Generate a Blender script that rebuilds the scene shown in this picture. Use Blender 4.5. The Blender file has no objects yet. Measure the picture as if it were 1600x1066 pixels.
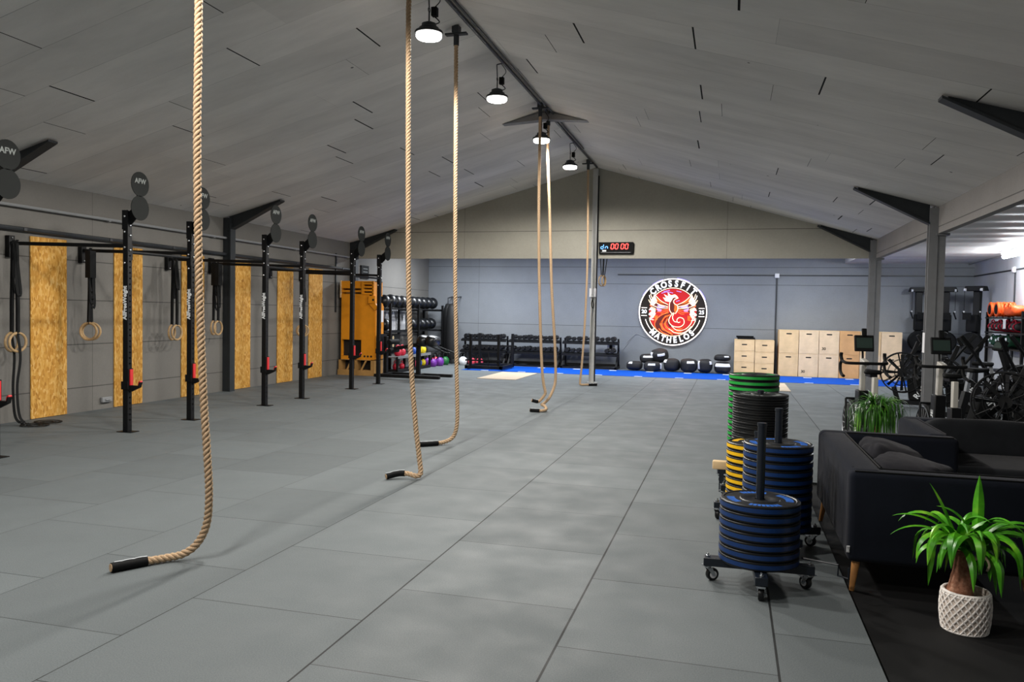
import bpy, bmesh, math, random
from mathutils import Vector, Matrix, noise
PI = math.pi
sc = bpy.context.scene
COL = sc.collection
RND = random.Random(11)

# ------------------------------------------------------------------ materials
def lin(c):
    if isinstance(c, str):
        c = c.lstrip('#'); c = [int(c[i:i+2], 16)/255 for i in (0, 2, 4)]
    return [x/12.92 if x <= 0.04045 else ((x+0.055)/1.055)**2.4 for x in c[:3]] + [1]

class NT:
    """small helper to write shader node maths"""
    def __init__(s, m): s.t = m.node_tree
    def new(s, k, **kw):
        n = s.t.nodes.new(k)
        for a, b in kw.items(): setattr(n, a, b)
        return n
    def put(s, sock, v):
        if isinstance(v, bpy.types.NodeSocket): s.t.links.new(v, sock)
        elif v is not None: sock.default_value = v
    def m(s, op, a, b=None, c=None):
        n = s.new('ShaderNodeMath', operation=op)
        s.put(n.inputs[0], a)
        if b is not None: s.put(n.inputs[1], b)
        if c is not None: s.put(n.inputs[2], c)
        return n.outputs[0]
    def mix(s, f, a, b, mode='MIX'):
        n = s.new('ShaderNodeMix', data_type='RGBA', blend_type=mode)
        s.put(n.inputs[0], f); s.put(n.inputs[6], a); s.put(n.inputs[7], b)
        return n.outputs[2]
    def xyz(s, v):
        n = s.new('ShaderNodeSeparateXYZ'); s.put(n.inputs[0], v); return n.outputs
    def comb(s, x, y, z):
        n = s.new('ShaderNodeCombineXYZ')
        for i, v in enumerate((x, y, z)): s.put(n.inputs[i], v)
        return n.outputs[0]
    def noise(s, v, scale, detail=3, rough=.5):
        n = s.new('ShaderNodeTexNoise'); s.put(n.inputs['Vector'], v)
        n.inputs['Scale'].default_value = scale; n.inputs['Detail'].default_value = detail
        n.inputs['Roughness'].default_value = rough
        return n.outputs[0]
    def white(s, v):
        n = s.new('ShaderNodeTexWhiteNoise', noise_dimensions='3D'); s.put(n.inputs['Vector'], v); return n.outputs[0]
    def ramp(s, f, stops):
        n = s.new('ShaderNodeValToRGB'); s.put(n.inputs[0], f)
        e = n.color_ramp.elements
        while len(e) < len(stops): e.new(0.5)
        for k, (p, c) in zip(e, stops): k.position = p; k.color = c
        return n.outputs[0]
    def maprange(s, v, a, b, c=0., d=1.):
        n = s.new('ShaderNodeMapRange'); s.put(n.inputs[0], v)
        for i, x in enumerate((a, b, c, d)): n.inputs[i+1].default_value = x
        return n.outputs[0]
    def bump(s, h, strength, dist=.01):
        n = s.new('ShaderNodeBump'); s.put(n.inputs['Height'], h)
        n.inputs['Strength'].default_value = strength; n.inputs['Distance'].default_value = dist
        return n.outputs[0]

def base(name, col='#808080', rough=.5, metal=0., spec=.5):
    m = bpy.data.materials.new(name); m.use_nodes = True
    b = m.node_tree.nodes['Principled BSDF']
    b.inputs['Base Color'].default_value = lin(col)
    b.inputs['Roughness'].default_value = rough
    b.inputs['Metallic'].default_value = metal
    b.inputs['Specular IOR Level'].default_value = spec
    return m, b, NT(m)

def mat(name, col, rough=.5, metal=0., spec=.5, var=.0, vs=8., bump=0., bs=60., emit=None, es=1.):
    m, b, n = base(name, col, rough, metal, spec)
    if var or bump:
        tc = n.new('ShaderNodeTexCoord').outputs['Object']
    if var:
        f = n.noise(tc, vs, 4, .6)
        f = n.maprange(f, .3, .7, 1-var, 1+var)
        c = n.mix(1., lin(col), n.comb(f, f, f), 'MULTIPLY')
        n.put(b.inputs['Base Color'], c)
    if bump:
        n.put(b.inputs['Normal'], n.bump(n.noise(tc, bs, 3, .6), bump))
    if emit:
        b.inputs['Emission Color'].default_value = lin(emit); b.inputs['Emission Strength'].default_value = es
    return m

M = {}
M['black'] = mat('black_steel', '#0c0d0f', .5, .0, .25, .15, 20)
M['blackmatte'] = mat('matte_black', '#0b0c0d', .75, 0, .2, .15, 12)
M['rubber'] = mat('black_rubber', '#191a1c', .62, 0, .4, .2, 30, .15, 300)
M['rubber2'] = mat('smooth_rubber', '#111214', .42, 0, .35, .15, 15)
M['blueink'] = mat('plate_blue_print', '#1d5cb4', .7, 0, .2)
M['bluebl'] = mat('plate_blue', '#0a2f63', .38, 0, .5, .12, 20)
M['yellow'] = mat('plate_yellow', '#e8b50e', .5, 0, .4, .1, 20)
M['green'] = mat('plate_green', '#1f9a3c', .5, 0, .4, .1, 20)
M['navysteel'] = mat('navy_powder_steel', '#111822', .4, .0, .5, .1, 15)
M['chrome'] = mat('chrome', '#c9ccd0', .25, 1.)
M['steel'] = mat('brushed_steel', '#8e9195', .4, .9)
M['silver'] = mat('silver_paint', '#b9b6ae', .45, .2)
M['grey_steel'] = mat('grey_painted_steel', '#77787a', .55, 0, .4, .08, 6)
M['post_paint'] = mat('pale_grey_steel', '#b4b4b1', .55, 0, .4, .06, 6)
M['dark_steel'] = mat('dark_grey_painted_steel', '#2a2e31', .6, 0, .4, .1, 5)
M['pipe'] = mat('pale_pipe', '#8b8d8f', .45, .1)
M['darkpipe'] = mat('dark_pipe', '#2c2f33', .5, .1)
M['white'] = mat('white_plastic', '#dcdde0', .45)
M['red'] = mat('red_plastic', '#c8262a', .45)
M['disc'] = mat('target_disc', '#101312', .7, 0, .2, .1, 6)
M['fadedtext'] = mat('faded_lettering', '#767b79', .7)
M['whitetext'] = mat('white_lettering', '#d9dcde', .6, emit='#d9dcde', es=.03)
M['ringwood'] = mat('ring_wood', '#ad9068', .5, 0, .4, .2, 30)
M['strap'] = mat('strap_webbing', '#0b0c0d', .8, 0, .3, .2, 60)
M['ply'] = mat('birch_plywood', '#d6b88c', .6, 0, .3, .12, 4)
M['pine'] = mat('pine_wood', '#a8814c', .6, 0, .3, .15, 6)
M['legwood'] = mat('leg_wood', '#b07a45', .45, 0, .4, .15, 20)
M['orange'] = mat('orange_paint', '#d98a16', .5, 0, .4, .1, 3)
M['darkhole'] = mat('dark_opening', '#15100a', .8)
M['blue_turf'] = mat('blue_turf', '#0b4bad', .85, 0, .1, .08, 40, .3, 400)
M['mark'] = mat('white_mark', '#d8dde2', .7)
M['platform'] = mat('pale_platform', '#c5b49d', .7, 0, .3, .08, 4)
M['sofa'] = mat('charcoal_upholstery', '#12161f', .95, 0, .15, .16, 5, .35, 500)
M['sofa2'] = mat('charcoal_cushion', '#1a1c1f', .95, 0, .15, .2, 9, .35, 500)
M['pillow'] = mat('pillow_fabric', '#26262a', .95, 0, .1, .2, 9, .4, 400)
M['soil'] = mat('soil', '#2a211b', .95, 0, .1, .4, 60, .8, 120)
M['weave'] = mat('basket_white_strand', '#f4eee8', .8, 0, .2, .12, 60)
M['weaveb'] = mat('basket_body', '#dccfc4', .85, 0, .2, .35, 70, .8, 140)
M['bag'] = mat('bag_vinyl', '#0d0e10', .68, 0, .5, .2, 8, .2, 30)
M['ball'] = mat('ball_rubber', '#0e1013', .33, 0, .5, .1, 8)
M['screen'] = mat('monitor_screen', '#2c3a35', .25)
M['beige'] = mat('beige_badge', '#b5a98a', .6)
for k, c in dict(kred='#c4203a', kblue='#1446a0', kyellow='#dcc414', kpink='#d42a55', kpurple='#6a2a90', kgreen='#11602c', kwhite='#d8dadc', klred='#d2485a', kblack='#141416').items():
    M[k] = mat('kettlebell_'+k[1:], c, .42, 0, .5)
M['bagred'] = mat('red_straps', '#a01830', .7, 0, .3, .2, 20)
M['baggreen'] = mat('green_fabric', '#123c2a', .7, 0, .3, .3, 30)
M['bagorange'] = mat('orange_vinyl', '#e0541a', .5, 0, .4, .2, 14)

for k in ('sofa', 'sofa2', 'pillow'):
    q = M[k].node_tree.nodes['Principled BSDF']; q.inputs['Sheen Weight'].default_value = .28; q.inputs['Sheen Roughness'].default_value = .4; q.inputs['Sheen Tint'].default_value = lin('#7d7b7c')

def emis(name, col, s):
    m = bpy.data.materials.new(name); m.use_nodes = True
    b = m.node_tree.nodes['Principled BSDF']
    b.inputs['Base Color'].default_value = lin(col)
    b.inputs['Emission Color'].default_value = lin(col); b.inputs['Emission Strength'].default_value = s
    b.inputs['Roughness'].default_value = .4
    return m
M['lens'] = emis('lamp_lens', '#fffaf0', 25.)
M['tube'] = emis('tube_lens', '#f4f7ff', 12.)
M['neon'] = emis('neon_white', '#fff3ec', 2.6)
M['neonletter'] = emis('neon_letter', '#f1f4fa', 1.35)
M['neonwarm'] = emis('neon_warm', '#ffd9b0', 2.2)
M['neonor'] = emis('neon_orange', '#ff6a2a', 1.6)
M['neonred'] = emis('neon_red', '#ff3020', 1.4)
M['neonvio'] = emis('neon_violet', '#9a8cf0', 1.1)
M['signred'] = mat('sign_red', '#b40f18', .3, 0, .5, .1, 3, emit='#b40f18', es=.45)
M['signmaroon'] = mat('sign_maroon', '#561008', .35, 0, .5, .2, 6, emit='#6a1208', es=.25)
M['signorange'] = mat('sign_orange', '#d5641c', .35, 0, .5, .2, 6, emit='#d5641c', es=.5)
M['signcream'] = mat('sign_cream', '#efd9bd', .35, 0, .5, .1, 6, emit='#efd9bd', es=.75)
M['signblack'] = mat('sign_black', '#1a120e', .3)
M['ledred'] = emis('led_red', '#ff3a34', 2.4)
M['ledblue'] = emis('led_blue', '#5a9cf0', 1.8)

# floor: 1 m rubber tiles in strips along the hall
def floor_mat():
    m, b, n = base('rubber_tile_floor', '#7d7f7f', .72, 0, .35)
    co = n.new('ShaderNodeTexCoord').outputs['Object']; X, Y, Z = n.xyz(co)
    x = n.m('ADD', X, .7513); i = n.m('FLOOR', x); fx = n.m('SUBTRACT', x, i)
    par = n.m('FLOORED_MODULO', i, 2.)
    off = n.m('MULTIPLY_ADD', par, -.52, .605)
    y = n.m('SUBTRACT', Y, off); j = n.m('FLOOR', y); fy = n.m('SUBTRACT', y, j)
    dx = n.m('MINIMUM', fx, n.m('SUBTRACT', 1., fx)); dy = n.m('MINIMUM', fy, n.m('SUBTRACT', 1., fy))
    # long seams are open near the right, tight towards the left
    gate = n.maprange(X, -3.2, -1.5, .0018, .0058)
    sx = n.m('LESS_THAN', dx, gate)
    rj = n.white(n.comb(i, j, 5.))
    sy = n.m('LESS_THAN', dy, n.m('MULTIPLY_ADD', rj, .0016, .0020))
    t = n.white(n.comb(i, j, 1.))
    tint = n.maprange(t, 0., 1., .9, 1.08)
    sp = n.maprange(n.noise(co, 150., 3, .8), .3, .7, .72, 1.28)
    cl = n.maprange(n.noise(co, .5, 3, .5), .3, .7, .95, 1.05)
    f = n.m('MULTIPLY', n.m('MULTIPLY', tint, sp), cl)
    c = n.mix(1., lin('#606668'), n.comb(f, f, f), 'MULTIPLY')
    # a few chalky scuffs
    sc1 = n.noise(co, 2.3, 6, .75)
    scuff = n.maprange(sc1, .68, .76, 0., .12)
    c = n.mix(scuff, c, lin('#8c8e8c'))
    c = n.mix(n.m('MULTIPLY', sy, .82), c, lin('#1a1b1c'))
    c = n.mix(n.m('MULTIPLY', sx, .93), c, lin('#0c0c0d'))
    n.put(b.inputs['Base Color'], c)
    h = n.m('SUBTRACT', n.m('MULTIPLY', n.noise(co, 420., 2, .7), .25), n.m('MAXIMUM', sx, sy))
    n.put(b.inputs['Normal'], n.bump(h, .35, .004))
    n.put(b.inputs['Roughness'], n.maprange(n.noise(co, 3., 3), .3, .7, .6, .8))
    return m
M['floor'] = floor_mat()
M['blackfloor'] = mat('black_vinyl_floor', '#0b0b0c', .75, 0, .3, .3, 3, .1, 200)

def roof_mat():
    m, b, n = base('painted_roof_boards', '#a2a09e', .85, 0, .2)
    co = n.new('ShaderNodeTexCoord').outputs['Object']; X, Y, Z = n.xyz(co)
    v = n.m('DIVIDE', Y, .61); r = n.m('FLOOR', v); fv = n.m('SUBTRACT', v, r)
    o = n.white(n.comb(r, 3., 0.)); u = n.m('ADD', n.m('DIVIDE', X, 2.4), n.m('MULTIPLY', o, 5.))
    k = n.m('FLOOR', u); fu = n.m('SUBTRACT', u, k)
    du = n.m('MINIMUM', fu, n.m('SUBTRACT', 1., fu)); dv = n.m('MINIMUM', fv, n.m('SUBTRACT', 1., fv))
    kk = n.m('FLOOR', n.m('ADD', u, .5))
    rv = n.white(n.comb(r, kk, 7.))
    # gap at a board end: anything from shut to a finger wide
    gw = n.m('MULTIPLY', n.m('POWER', rv, 1.5), .0046)
    endj = n.m('LESS_THAN', du, gw)
    seam = n.m('LESS_THAN', dv, .006)
    rs = n.noise(co, .8, 2)
    tint = n.maprange(n.white(n.comb(r, k, 2.)), 0, 1, .93, 1.05)
    cl = n.maprange(n.noise(n.comb(n.m('MULTIPLY', X, .4), n.m('MULTIPLY', Y, 1.6), Z), 1.3, 5, .65), .3, .7, .88, 1.1)
    streak = n.maprange(n.noise(n.comb(n.m('MULTIPLY', X, .7), n.m('MULTIPLY', Y, 14.), 0.), 1.0, 3, .6), .3, .7, .94, 1.05)
    f = n.m('MULTIPLY', tint, cl)
    c = n.mix(1., lin('#dcd9d6'), n.comb(f, f, f), 'MULTIPLY')
    # patches of lighter filler and screw holes
    pt = n.maprange(n.noise(co, .55, 5, .7), .6, .64, 0., .22)
    c = n.mix(pt, c, lin('#e0dedb'))
    vo = n.new('ShaderNodeTexVoronoi'); n.put(vo.inputs['Vector'], co); vo.inputs['Scale'].default_value = 1.15
    hole = n.m('LESS_THAN', vo.outputs['Distance'], .022)
    c = n.mix(n.m('MULTIPLY', seam, n.maprange(rs, .35, .65, .05, .5)), c, lin('#4a4a4a'))
    c = n.mix(endj, c, lin('#0d0d0e'))
    c = n.mix(n.m('MULTIPLY', hole, .8), c, lin('#222222'))
    n.put(b.inputs['Base Color'], c)
    n.put(b.inputs['Normal'], n.bump(n.noise(co, 40., 3), .08, .01))
    return m
M['roof'] = roof_mat()

def wall_mat(name, col, zl, axis, pitch, off, rough=.8):
    m, b, n = base(name, col, rough, 0, .25)
    co = n.new('ShaderNodeTexCoord').outputs['Object']; P = n.xyz(co); A = P[axis]; Z = P[2]
    s = None
    for z in zl:
        q = n.m('LESS_THAN', n.m('ABSOLUTE', n.m('SUBTRACT', Z, z)), .007)
        s = q if s is None else n.m('MAXIMUM', s, q)
    v = n.m('DIVIDE', n.m('SUBTRACT', A, off), pitch); fv = n.m('SUBTRACT', v, n.m('FLOOR', n.m('ADD', v, .5)))
    sv = n.m('LESS_THAN', n.m('ABSOLUTE', fv), .006/pitch)
    cl = n.maprange(n.noise(co, .7, 5, .65), .3, .7, .9, 1.08)
    fine = n.maprange(n.noise(co, 30., 3, .7), .3, .7, .96, 1.04)
    f = n.m('MULTIPLY', cl, fine)
    c = n.mix(1., lin(col), n.comb(f, f, f), 'MULTIPLY')
    c = n.mix(n.m('MULTIPLY', s, .62), c, lin('#1c1c1c'))
    c = n.mix(n.m('MULTIPLY', sv, .35), c, lin('#1c1c1c'))
    n.put(b.inputs['Base Color'], c)
    n.put(b.inputs['Normal'], n.bump(n.noise(co, 60., 3), .1, .01))
    return m
M['wall_left'] = wall_mat('left_wall_paint', '#72706c', (.36, .99, 1.63, 2.2), 1, 6., 9.63)
M['wall_back'] = wall_mat('back_wall_paint', '#7f8388', (1.22, 2.46, 2.95), 0, 5.6, -1.85)
M['wall_right'] = wall_mat('right_wall_paint', '#bfc2c6', (1.22,), 1, 5.6, 20.6)
M['gable'] = wall_mat('gable_paint', '#a6a398', (3.47,), 0, 6.05, -.12)
M['fascia'] = wall_mat('fascia_paint', '#827f7d', (2.925,), 1, 40., 100.)
M['wingceil'] = mat('white_sheet_ceiling', '#c2c0bd', .55, .0, .5, .04, 1.2)
M['flatceil'] = mat('flat_ceiling', '#b5b3b0', .7, 0, .3, .06, 1.2)

def osb_mat():
    m, b, n = base('osb_board', '#c08a3e', .7, 0, .25)
    co = n.new('ShaderNodeTexCoord').outputs['Object']
    mp = n.new('ShaderNodeMapping'); mp.inputs['Scale'].default_value = (1, 1, .42); n.put(mp.inputs[0], co)
    vo = n.new('ShaderNodeTexVoronoi'); n.put(vo.inputs['Vector'], mp.outputs[0]); vo.inputs['Scale'].default_value = 44.
    no = n.noise(mp.outputs[0], 14., 5, .7)
    w = n.xyz(vo.outputs['Color'])[0]
    f = n.m('MULTIPLY_ADD', w, .55, n.m('MULTIPLY', no, .5))
    c = n.ramp(f, [(.1, lin('#8a5a1c')), (.36, lin('#bb8536')), (.62, lin('#cd9c4b')), (.95, lin('#e2bd7c'))])
    n.put(b.inputs['Base Color'], c)
    n.put(b.inputs['Normal'], n.bump(w, .2, .004))
    return m
M['osb'] = osb_mat()

def rope_mat():
    m, b, n = base('natural_rope', '#b3936f', .85, 0, .2)
    co = n.new('ShaderNodeTexCoord').outputs['Object']
    f = n.noise(co, 180., 4, .7)
    n.put(b.inputs['Base Color'], n.ramp(f, [(.25, lin('#84684e')), (.5, lin('#bb9f80')), (.8, lin('#dac5a8'))]))
    n.put(b.inputs['Normal'], n.bump(f, .4, .004))
    return m
M['rope'] = rope_mat()

def leaf_mat(name, c0, c1, ytip):
    m, b, n = base(name, c0, .35, 0, .5)
    co = n.new('ShaderNodeTexCoord').outputs['Object']
    f = n.noise(co, 7., 3, .6)
    n.put(b.inputs['Base Color'], n.ramp(f, [(.3, lin(c0)), (.55, lin(c1)), (.8, lin(ytip))]))
    b.inputs['Subsurface Weight'].default_value = .0
    return m
M['leaf'] = leaf_mat('yucca_leaf', '#23690f', '#52a51c', '#a2d83e')
M['leaf2'] = leaf_mat('palm_leaf', '#16380e', '#3c7420', '#7da045')
def bark_mat():
    m, b, n = base('bark', '#6e4a38', .85, 0, .2)
    co = n.new('ShaderNodeTexCoord').outputs['Object']
    f = n.noise(co, 26., 5, .7)
    n.put(b.inputs['Base Color'], n.ramp(f, [(.25, lin('#4a2d1f')), (.5, lin('#976750')), (.8, lin('#c49a80'))]))
    n.put(b.inputs['Normal'], n.bump(f, .6, .01))
    return m
M['bark'] = bark_mat()

# ------------------------------------------------------------------ objects
WM = {}
def empty(name, loc=(0, 0, 0), rz=0., label=None, cat=None, group=None):
    o = bpy.data.objects.new(name, None); COL.objects.link(o)
    o.empty_display_size = .1
    o.location = loc; o.rotation_euler = (0, 0, rz)
    WM[o.name] = Matrix.Translation(Vector(loc)) @ Matrix.Rotation(rz, 4, 'Z')
    tag(o, label, cat, group)
    return o
def tag(o, label=None, cat=None, group=None, kind=None):
    if label: o['label'] = label
    if cat: o['category'] = cat
    if group: o['group'] = group
    if kind: o['kind'] = kind
    return o
def dup(o, loc=None, rz=None, label=None, group=None, parent=None):
    c = o.copy(); COL.objects.link(c)
    if parent is not None:
        c.parent = parent; c.matrix_parent_inverse = Matrix.Identity(4)
    else:
        if loc is not None: c.location = loc
        if rz is not None: c.rotation_euler = (0, 0, rz)
        if label: c['label'] = label
        if group: c['group'] = group
    for ch in list(o.children): dup(ch, parent=c)
    return c
ORD = ['first', 'second', 'third', 'fourth', 'fifth', 'sixth', 'seventh', 'eighth', 'ninth', 'tenth', 'eleventh', 'twelfth', 'thirteenth', 'fourteenth', 'fifteenth', 'sixteenth', 'seventeenth', 'eighteenth', 'nineteenth', 'twentieth', 'twenty-first', 'twenty-second']

class MB:
    def __init__(s): s.v = []; s.f = []; s.mi = []; s.cur = 0; s.xf = Matrix.Identity(4)
    def add(s, vs, fs):
        o = len(s.v); s.v += [s.xf @ Vector(p) for p in vs]
        for f in fs: s.f.append([o+i for i in f]); s.mi.append(s.cur)
        return s
    def bx(s, x0, x1, y0, y1, z0, z1, t=0.):
        return s.add([(x0, y0, z0), (x1, y0, z0), (x1, y1, z0), (x0, y1, z0), (x0+t, y0+t, z1), (x1-t, y0+t, z1), (x1-t, y1-t, z1), (x0+t, y1-t, z1)],
                     [(0, 3, 2, 1), (4, 5, 6, 7), (0, 1, 5, 4), (1, 2, 6, 5), (2, 3, 7, 6), (3, 0, 4, 7)])
    def box(s, c, d, rot=None):
        h = [x/2 for x in d]; R = rot or Matrix.Identity(3)
        if len(R) == 4: R = R.to_3x3()
        vs = [Vector(c)+R @ Vector((sx*h[0], sy*h[1], sz*h[2])) for sz in (-1, 1) for sx, sy in ((-1, -1), (1, -1), (1, 1), (-1, 1))]
        return s.add(vs, [(0, 3, 2, 1), (4, 5, 6, 7), (0, 1, 5, 4), (1, 2, 6, 5), (2, 3, 7, 6), (3, 0, 4, 7)])
    def bar(s, a, b, w, h, up=(0, 0, 1)):
        a = Vector(a); b = Vector(b); d = (b-a); L = d.length; d.normalize()
        u = Vector(up)
        if abs(d.dot(u)) > .98: u = Vector((0, 1, 0))
        x = d.cross(u).normalized(); z = x.cross(d)
        R = Matrix((x, d, z)).transposed()
        return s.box((a+b)/2, (w, L, h), R)
    def tube(s, pts, r, n=8, closed=False, caps=True):
        pts = [Vector(p) for p in pts]; N = len(pts)
        rr = r if isinstance(r, (list, tuple)) else [r]*N
        vs = []; fs = []; prev = None
        for i in range(N):
            if closed: t = pts[(i+1) % N]-pts[i-1]
            else: t = pts[min(i+1, N-1)]-pts[max(i-1, 0)]
            t.normalize()
            if prev is None:
                a = Vector((0, 0, 1)) if abs(t.z) < .9 else Vector((1, 0, 0))
                nx = t.cross(a).normalized()
            else:
                nx = prev-t*prev.dot(t); nx.normalize()
            prev = nx; ny = t.cross(nx)
            for k in range(n):
                a = 2*PI*k/n; vs.append(pts[i]+(nx*math.cos(a)+ny*math.sin(a))*rr[i])
        m = N if closed else N-1
        for i in range(m):
            for k in range(n):
                a = i*n+k; b = i*n+(k+1) % n; c = ((i+1) % N)*n+(k+1) % n; d = ((i+1) % N)*n+k
                fs.append((a, b, c, d))
        if caps and not closed:
            fs.append(tuple(range(n-1, -1, -1))); fs.append(tuple((N-1)*n+k for k in range(n)))
        return s.add(vs, fs)
    def cyl(s, a, b, r0, r1=None, n=16):
        return s.tube([a, b], [r0, r0 if r1 is None else r1], n)
    def lathe(s, prof, n=24, c=(0, 0, 0), axis='Z', caps=True):
        vs = []; fs = []
        for r, z in prof:
            for k in range(n):
                a = 2*PI*k/n; x, y = r*math.cos(a), r*math.sin(a)
                p = (x, y, z) if axis == 'Z' else (z, x, y) if axis == 'X' else (y, z, x)
                vs.append(Vector(p)+Vector(c))
        for i in range(len(prof)-1):
            for k in range(n):
                fs.append((i*n+k, i*n+(k+1) % n, (i+1)*n+(k+1) % n, (i+1)*n+k))
        if caps:
            if prof[0][0] > 1e-6: fs.append(tuple(range(n-1, -1, -1)))
            if prof[-1][0] > 1e-6: fs.append(tuple((len(prof)-1)*n+k for k in range(n)))
        return s.add(vs, fs)
    def superell(s, c, d, e1=1., e2=1., nu=24, nv=14, rot=None, disp=None):
        R = rot or Matrix.Identity(3)
        def sp(x, e): return math.copysign(abs(x)**e, x)
        vs = []; fs = []
        for j in range(nv+1):
            v = -PI/2+PI*j/nv
            for i in range(nu):
                u = 2*PI*i/nu
                p = Vector((d[0]*sp(math.cos(v), e1)*sp(math.cos(u), e2), d[1]*sp(math.cos(v), e1)*sp(math.sin(u), e2), d[2]*sp(math.sin(v), e1)))
                if disp: p = p*(1+disp(p))
                vs.append(Vector(c)+R @ p)
        for j in range(nv):
            for i in range(nu):
                fs.append((j*nu+i, j*nu+(i+1) % nu, (j+1)*nu+(i+1) % nu, (j+1)*nu+i))
        return s.add(vs, fs)
    def sph(s, c, r, n=16): return s.superell(c, (r, r, r) if not isinstance(r, tuple) else r, 1, 1, n, max(8, n//2))
    def torus(s, c, R, r, axis='Z', n=28, k=8, a0=0, a1=None):
        ex = {'Z': ((1, 0, 0), (0, 1, 0)), 'Y': ((1, 0, 0), (0, 0, 1)), 'X': ((0, 1, 0), (0, 0, 1))}[axis]
        A, B = Vector(ex[0]), Vector(ex[1]); c = Vector(c)
        if a1 is None:
            return s.tube([c+(A*math.cos(2*PI*i/n)+B*math.sin(2*PI*i/n))*R for i in range(n)], r, k, True)
        return s.tube([c+(A*math.cos(a0+(a1-a0)*i/n)+B*math.sin(a0+(a1-a0)*i/n))*R for i in range(n+1)], r, k)
    def prism(s, poly, a, b, axis='Z'):
        """polygon in the plane across the axis, extruded from a to b"""
        def P(p, t): return (p[0], p[1], t) if axis == 'Z' else (p[0], t, p[1]) if axis == 'Y' else (t, p[0], p[1])
        N = len(poly)
        vs = [P(p, a) for p in poly]+[P(p, b) for p in poly]
        fs = [tuple(range(N-1, -1, -1)), tuple(range(N, 2*N))]+[(i, (i+1) % N, N+(i+1) % N, N+i) for i in range(N)]
        return s.add(vs, fs)
    def soft(s, x0, x1, y0, y1, z0, z1, r, seg=4):
        bm = bmesh.new(); bmesh.ops.create_cube(bm, size=1)
        for v in bm.verts: v.co = Vector((x0+(v.co.x+.5)*(x1-x0), y0+(v.co.y+.5)*(y1-y0), z0+(v.co.z+.5)*(z1-z0)))
        bmesh.ops.bevel(bm, geom=bm.edges[:], offset=r, segments=seg, profile=.5, affect='EDGES')
        bm.verts.index_update()
        s.add([v.co.copy() for v in bm.verts], [[v.index for v in f.verts] for f in bm.faces]); bm.free()
        return s
    def build(s, name, m, parent=None, smooth=35., bevel=0., label=None):
        me = bpy.data.meshes.new(name)
        vs = s.v
        if parent is not None and parent.name in WM:
            inv = WM[parent.name].inverted(); vs = [inv @ p for p in vs]
        me.from_pydata([tuple(p) for p in vs], [], s.f)
        for x in (m if isinstance(m, list) else [m]): me.materials.append(x)
        if isinstance(m, list): me.polygons.foreach_set('material_index', s.mi)
        bm = bmesh.new(); bm.from_mesh(me); bmesh.ops.recalc_face_normals(bm, faces=bm.faces[:]); bm.to_mesh(me); bm.free()
        if smooth:
            me.shade_smooth(); me.set_sharp_from_angle(angle=math.radians(smooth))
        o = bpy.data.objects.new(name, me); COL.objects.link(o)
        if parent is not None:
            o.parent = parent; WM[o.name] = WM[parent.name]
        else: WM[o.name] = Matrix.Identity(4)
        if bevel:
            b = o.modifiers.new('Bevel', 'BEVEL'); b.width = bevel; b.segments = 2; b.limit_method = 'ANGLE'; b.angle_limit = math.radians(40)
        if label: o['label'] = label
        return o

def spline(pts, per=12):
    P = [Vector(p) for p in pts]; P = [P[0]*2-P[1]]+P+[P[-1]*2-P[-2]]; out = []
    for i in range(1, len(P)-2):
        for k in range(per):
            t = k/per; a, b, c, d = P[i-1], P[i], P[i+1], P[i+2]
            out.append(.5*((2*b)+(c-a)*t+(2*a-5*b+4*c-d)*t*t+(3*b-a-3*c+d)*t**3))
    out.append(P[-2]); return out
def resample(pts, step):
    out = [pts[0]]; acc = 0.
    for a, b in zip(pts, pts[1:]):
        L = (b-a).length; t = step-acc
        while t <= L:
            out.append(a.lerp(b, t/L)); t += step
        acc = L-(t-step)
    return out

def text(name, body, size, m, parent, loc, rot=None, extrude=.002, align='CENTER', shear=0., xs=1., bold=0.):
    cu = bpy.data.curves.new('lettering', 'FONT'); cu.body = body; cu.size = size; cu.extrude = extrude
    cu.align_x = align; cu.align_y = 'CENTER'; cu.shear = shear; cu.offset = bold; cu.resolution_u = 3
    t = bpy.data.objects.new('lettering_tmp', cu); COL.objects.link(t)
    dg = bpy.context.evaluated_depsgraph_get(); dg.update()
    me = bpy.data.meshes.new_from_object(t.evaluated_get(dg)); bpy.data.objects.remove(t); bpy.data.curves.remove(cu)
    R = (rot or Matrix.Identity(3)).to_4x4()
    X = Matrix.Translation(Vector(loc)) @ R @ Matrix.Diagonal((xs, 1, 1, 1))
    if parent is not None: X = WM[parent.name].inverted() @ X
    me.transform(X); me.materials.clear(); me.materials.append(m)
    o = bpy.data.objects.new(name, me); COL.objects.link(o)
    if parent is not None: o.parent = parent; WM[o.name] = WM[parent.name]
    return o
def basis(x, y):
    x = Vector(x); y = Vector(y); return Matrix((x, y, x.cross(y))).transposed()
FRONT = basis((1, 0, 0), (0, 0, 1))      # text that reads for someone looking along +Y
EAST = basis((0, 1, 0), (0, 0, 1))       # text on a face that looks along +X

def struct(mb, name, m, **k):
    o = mb.build(name, m, **k); o['kind'] = 'structure'; return o

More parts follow.
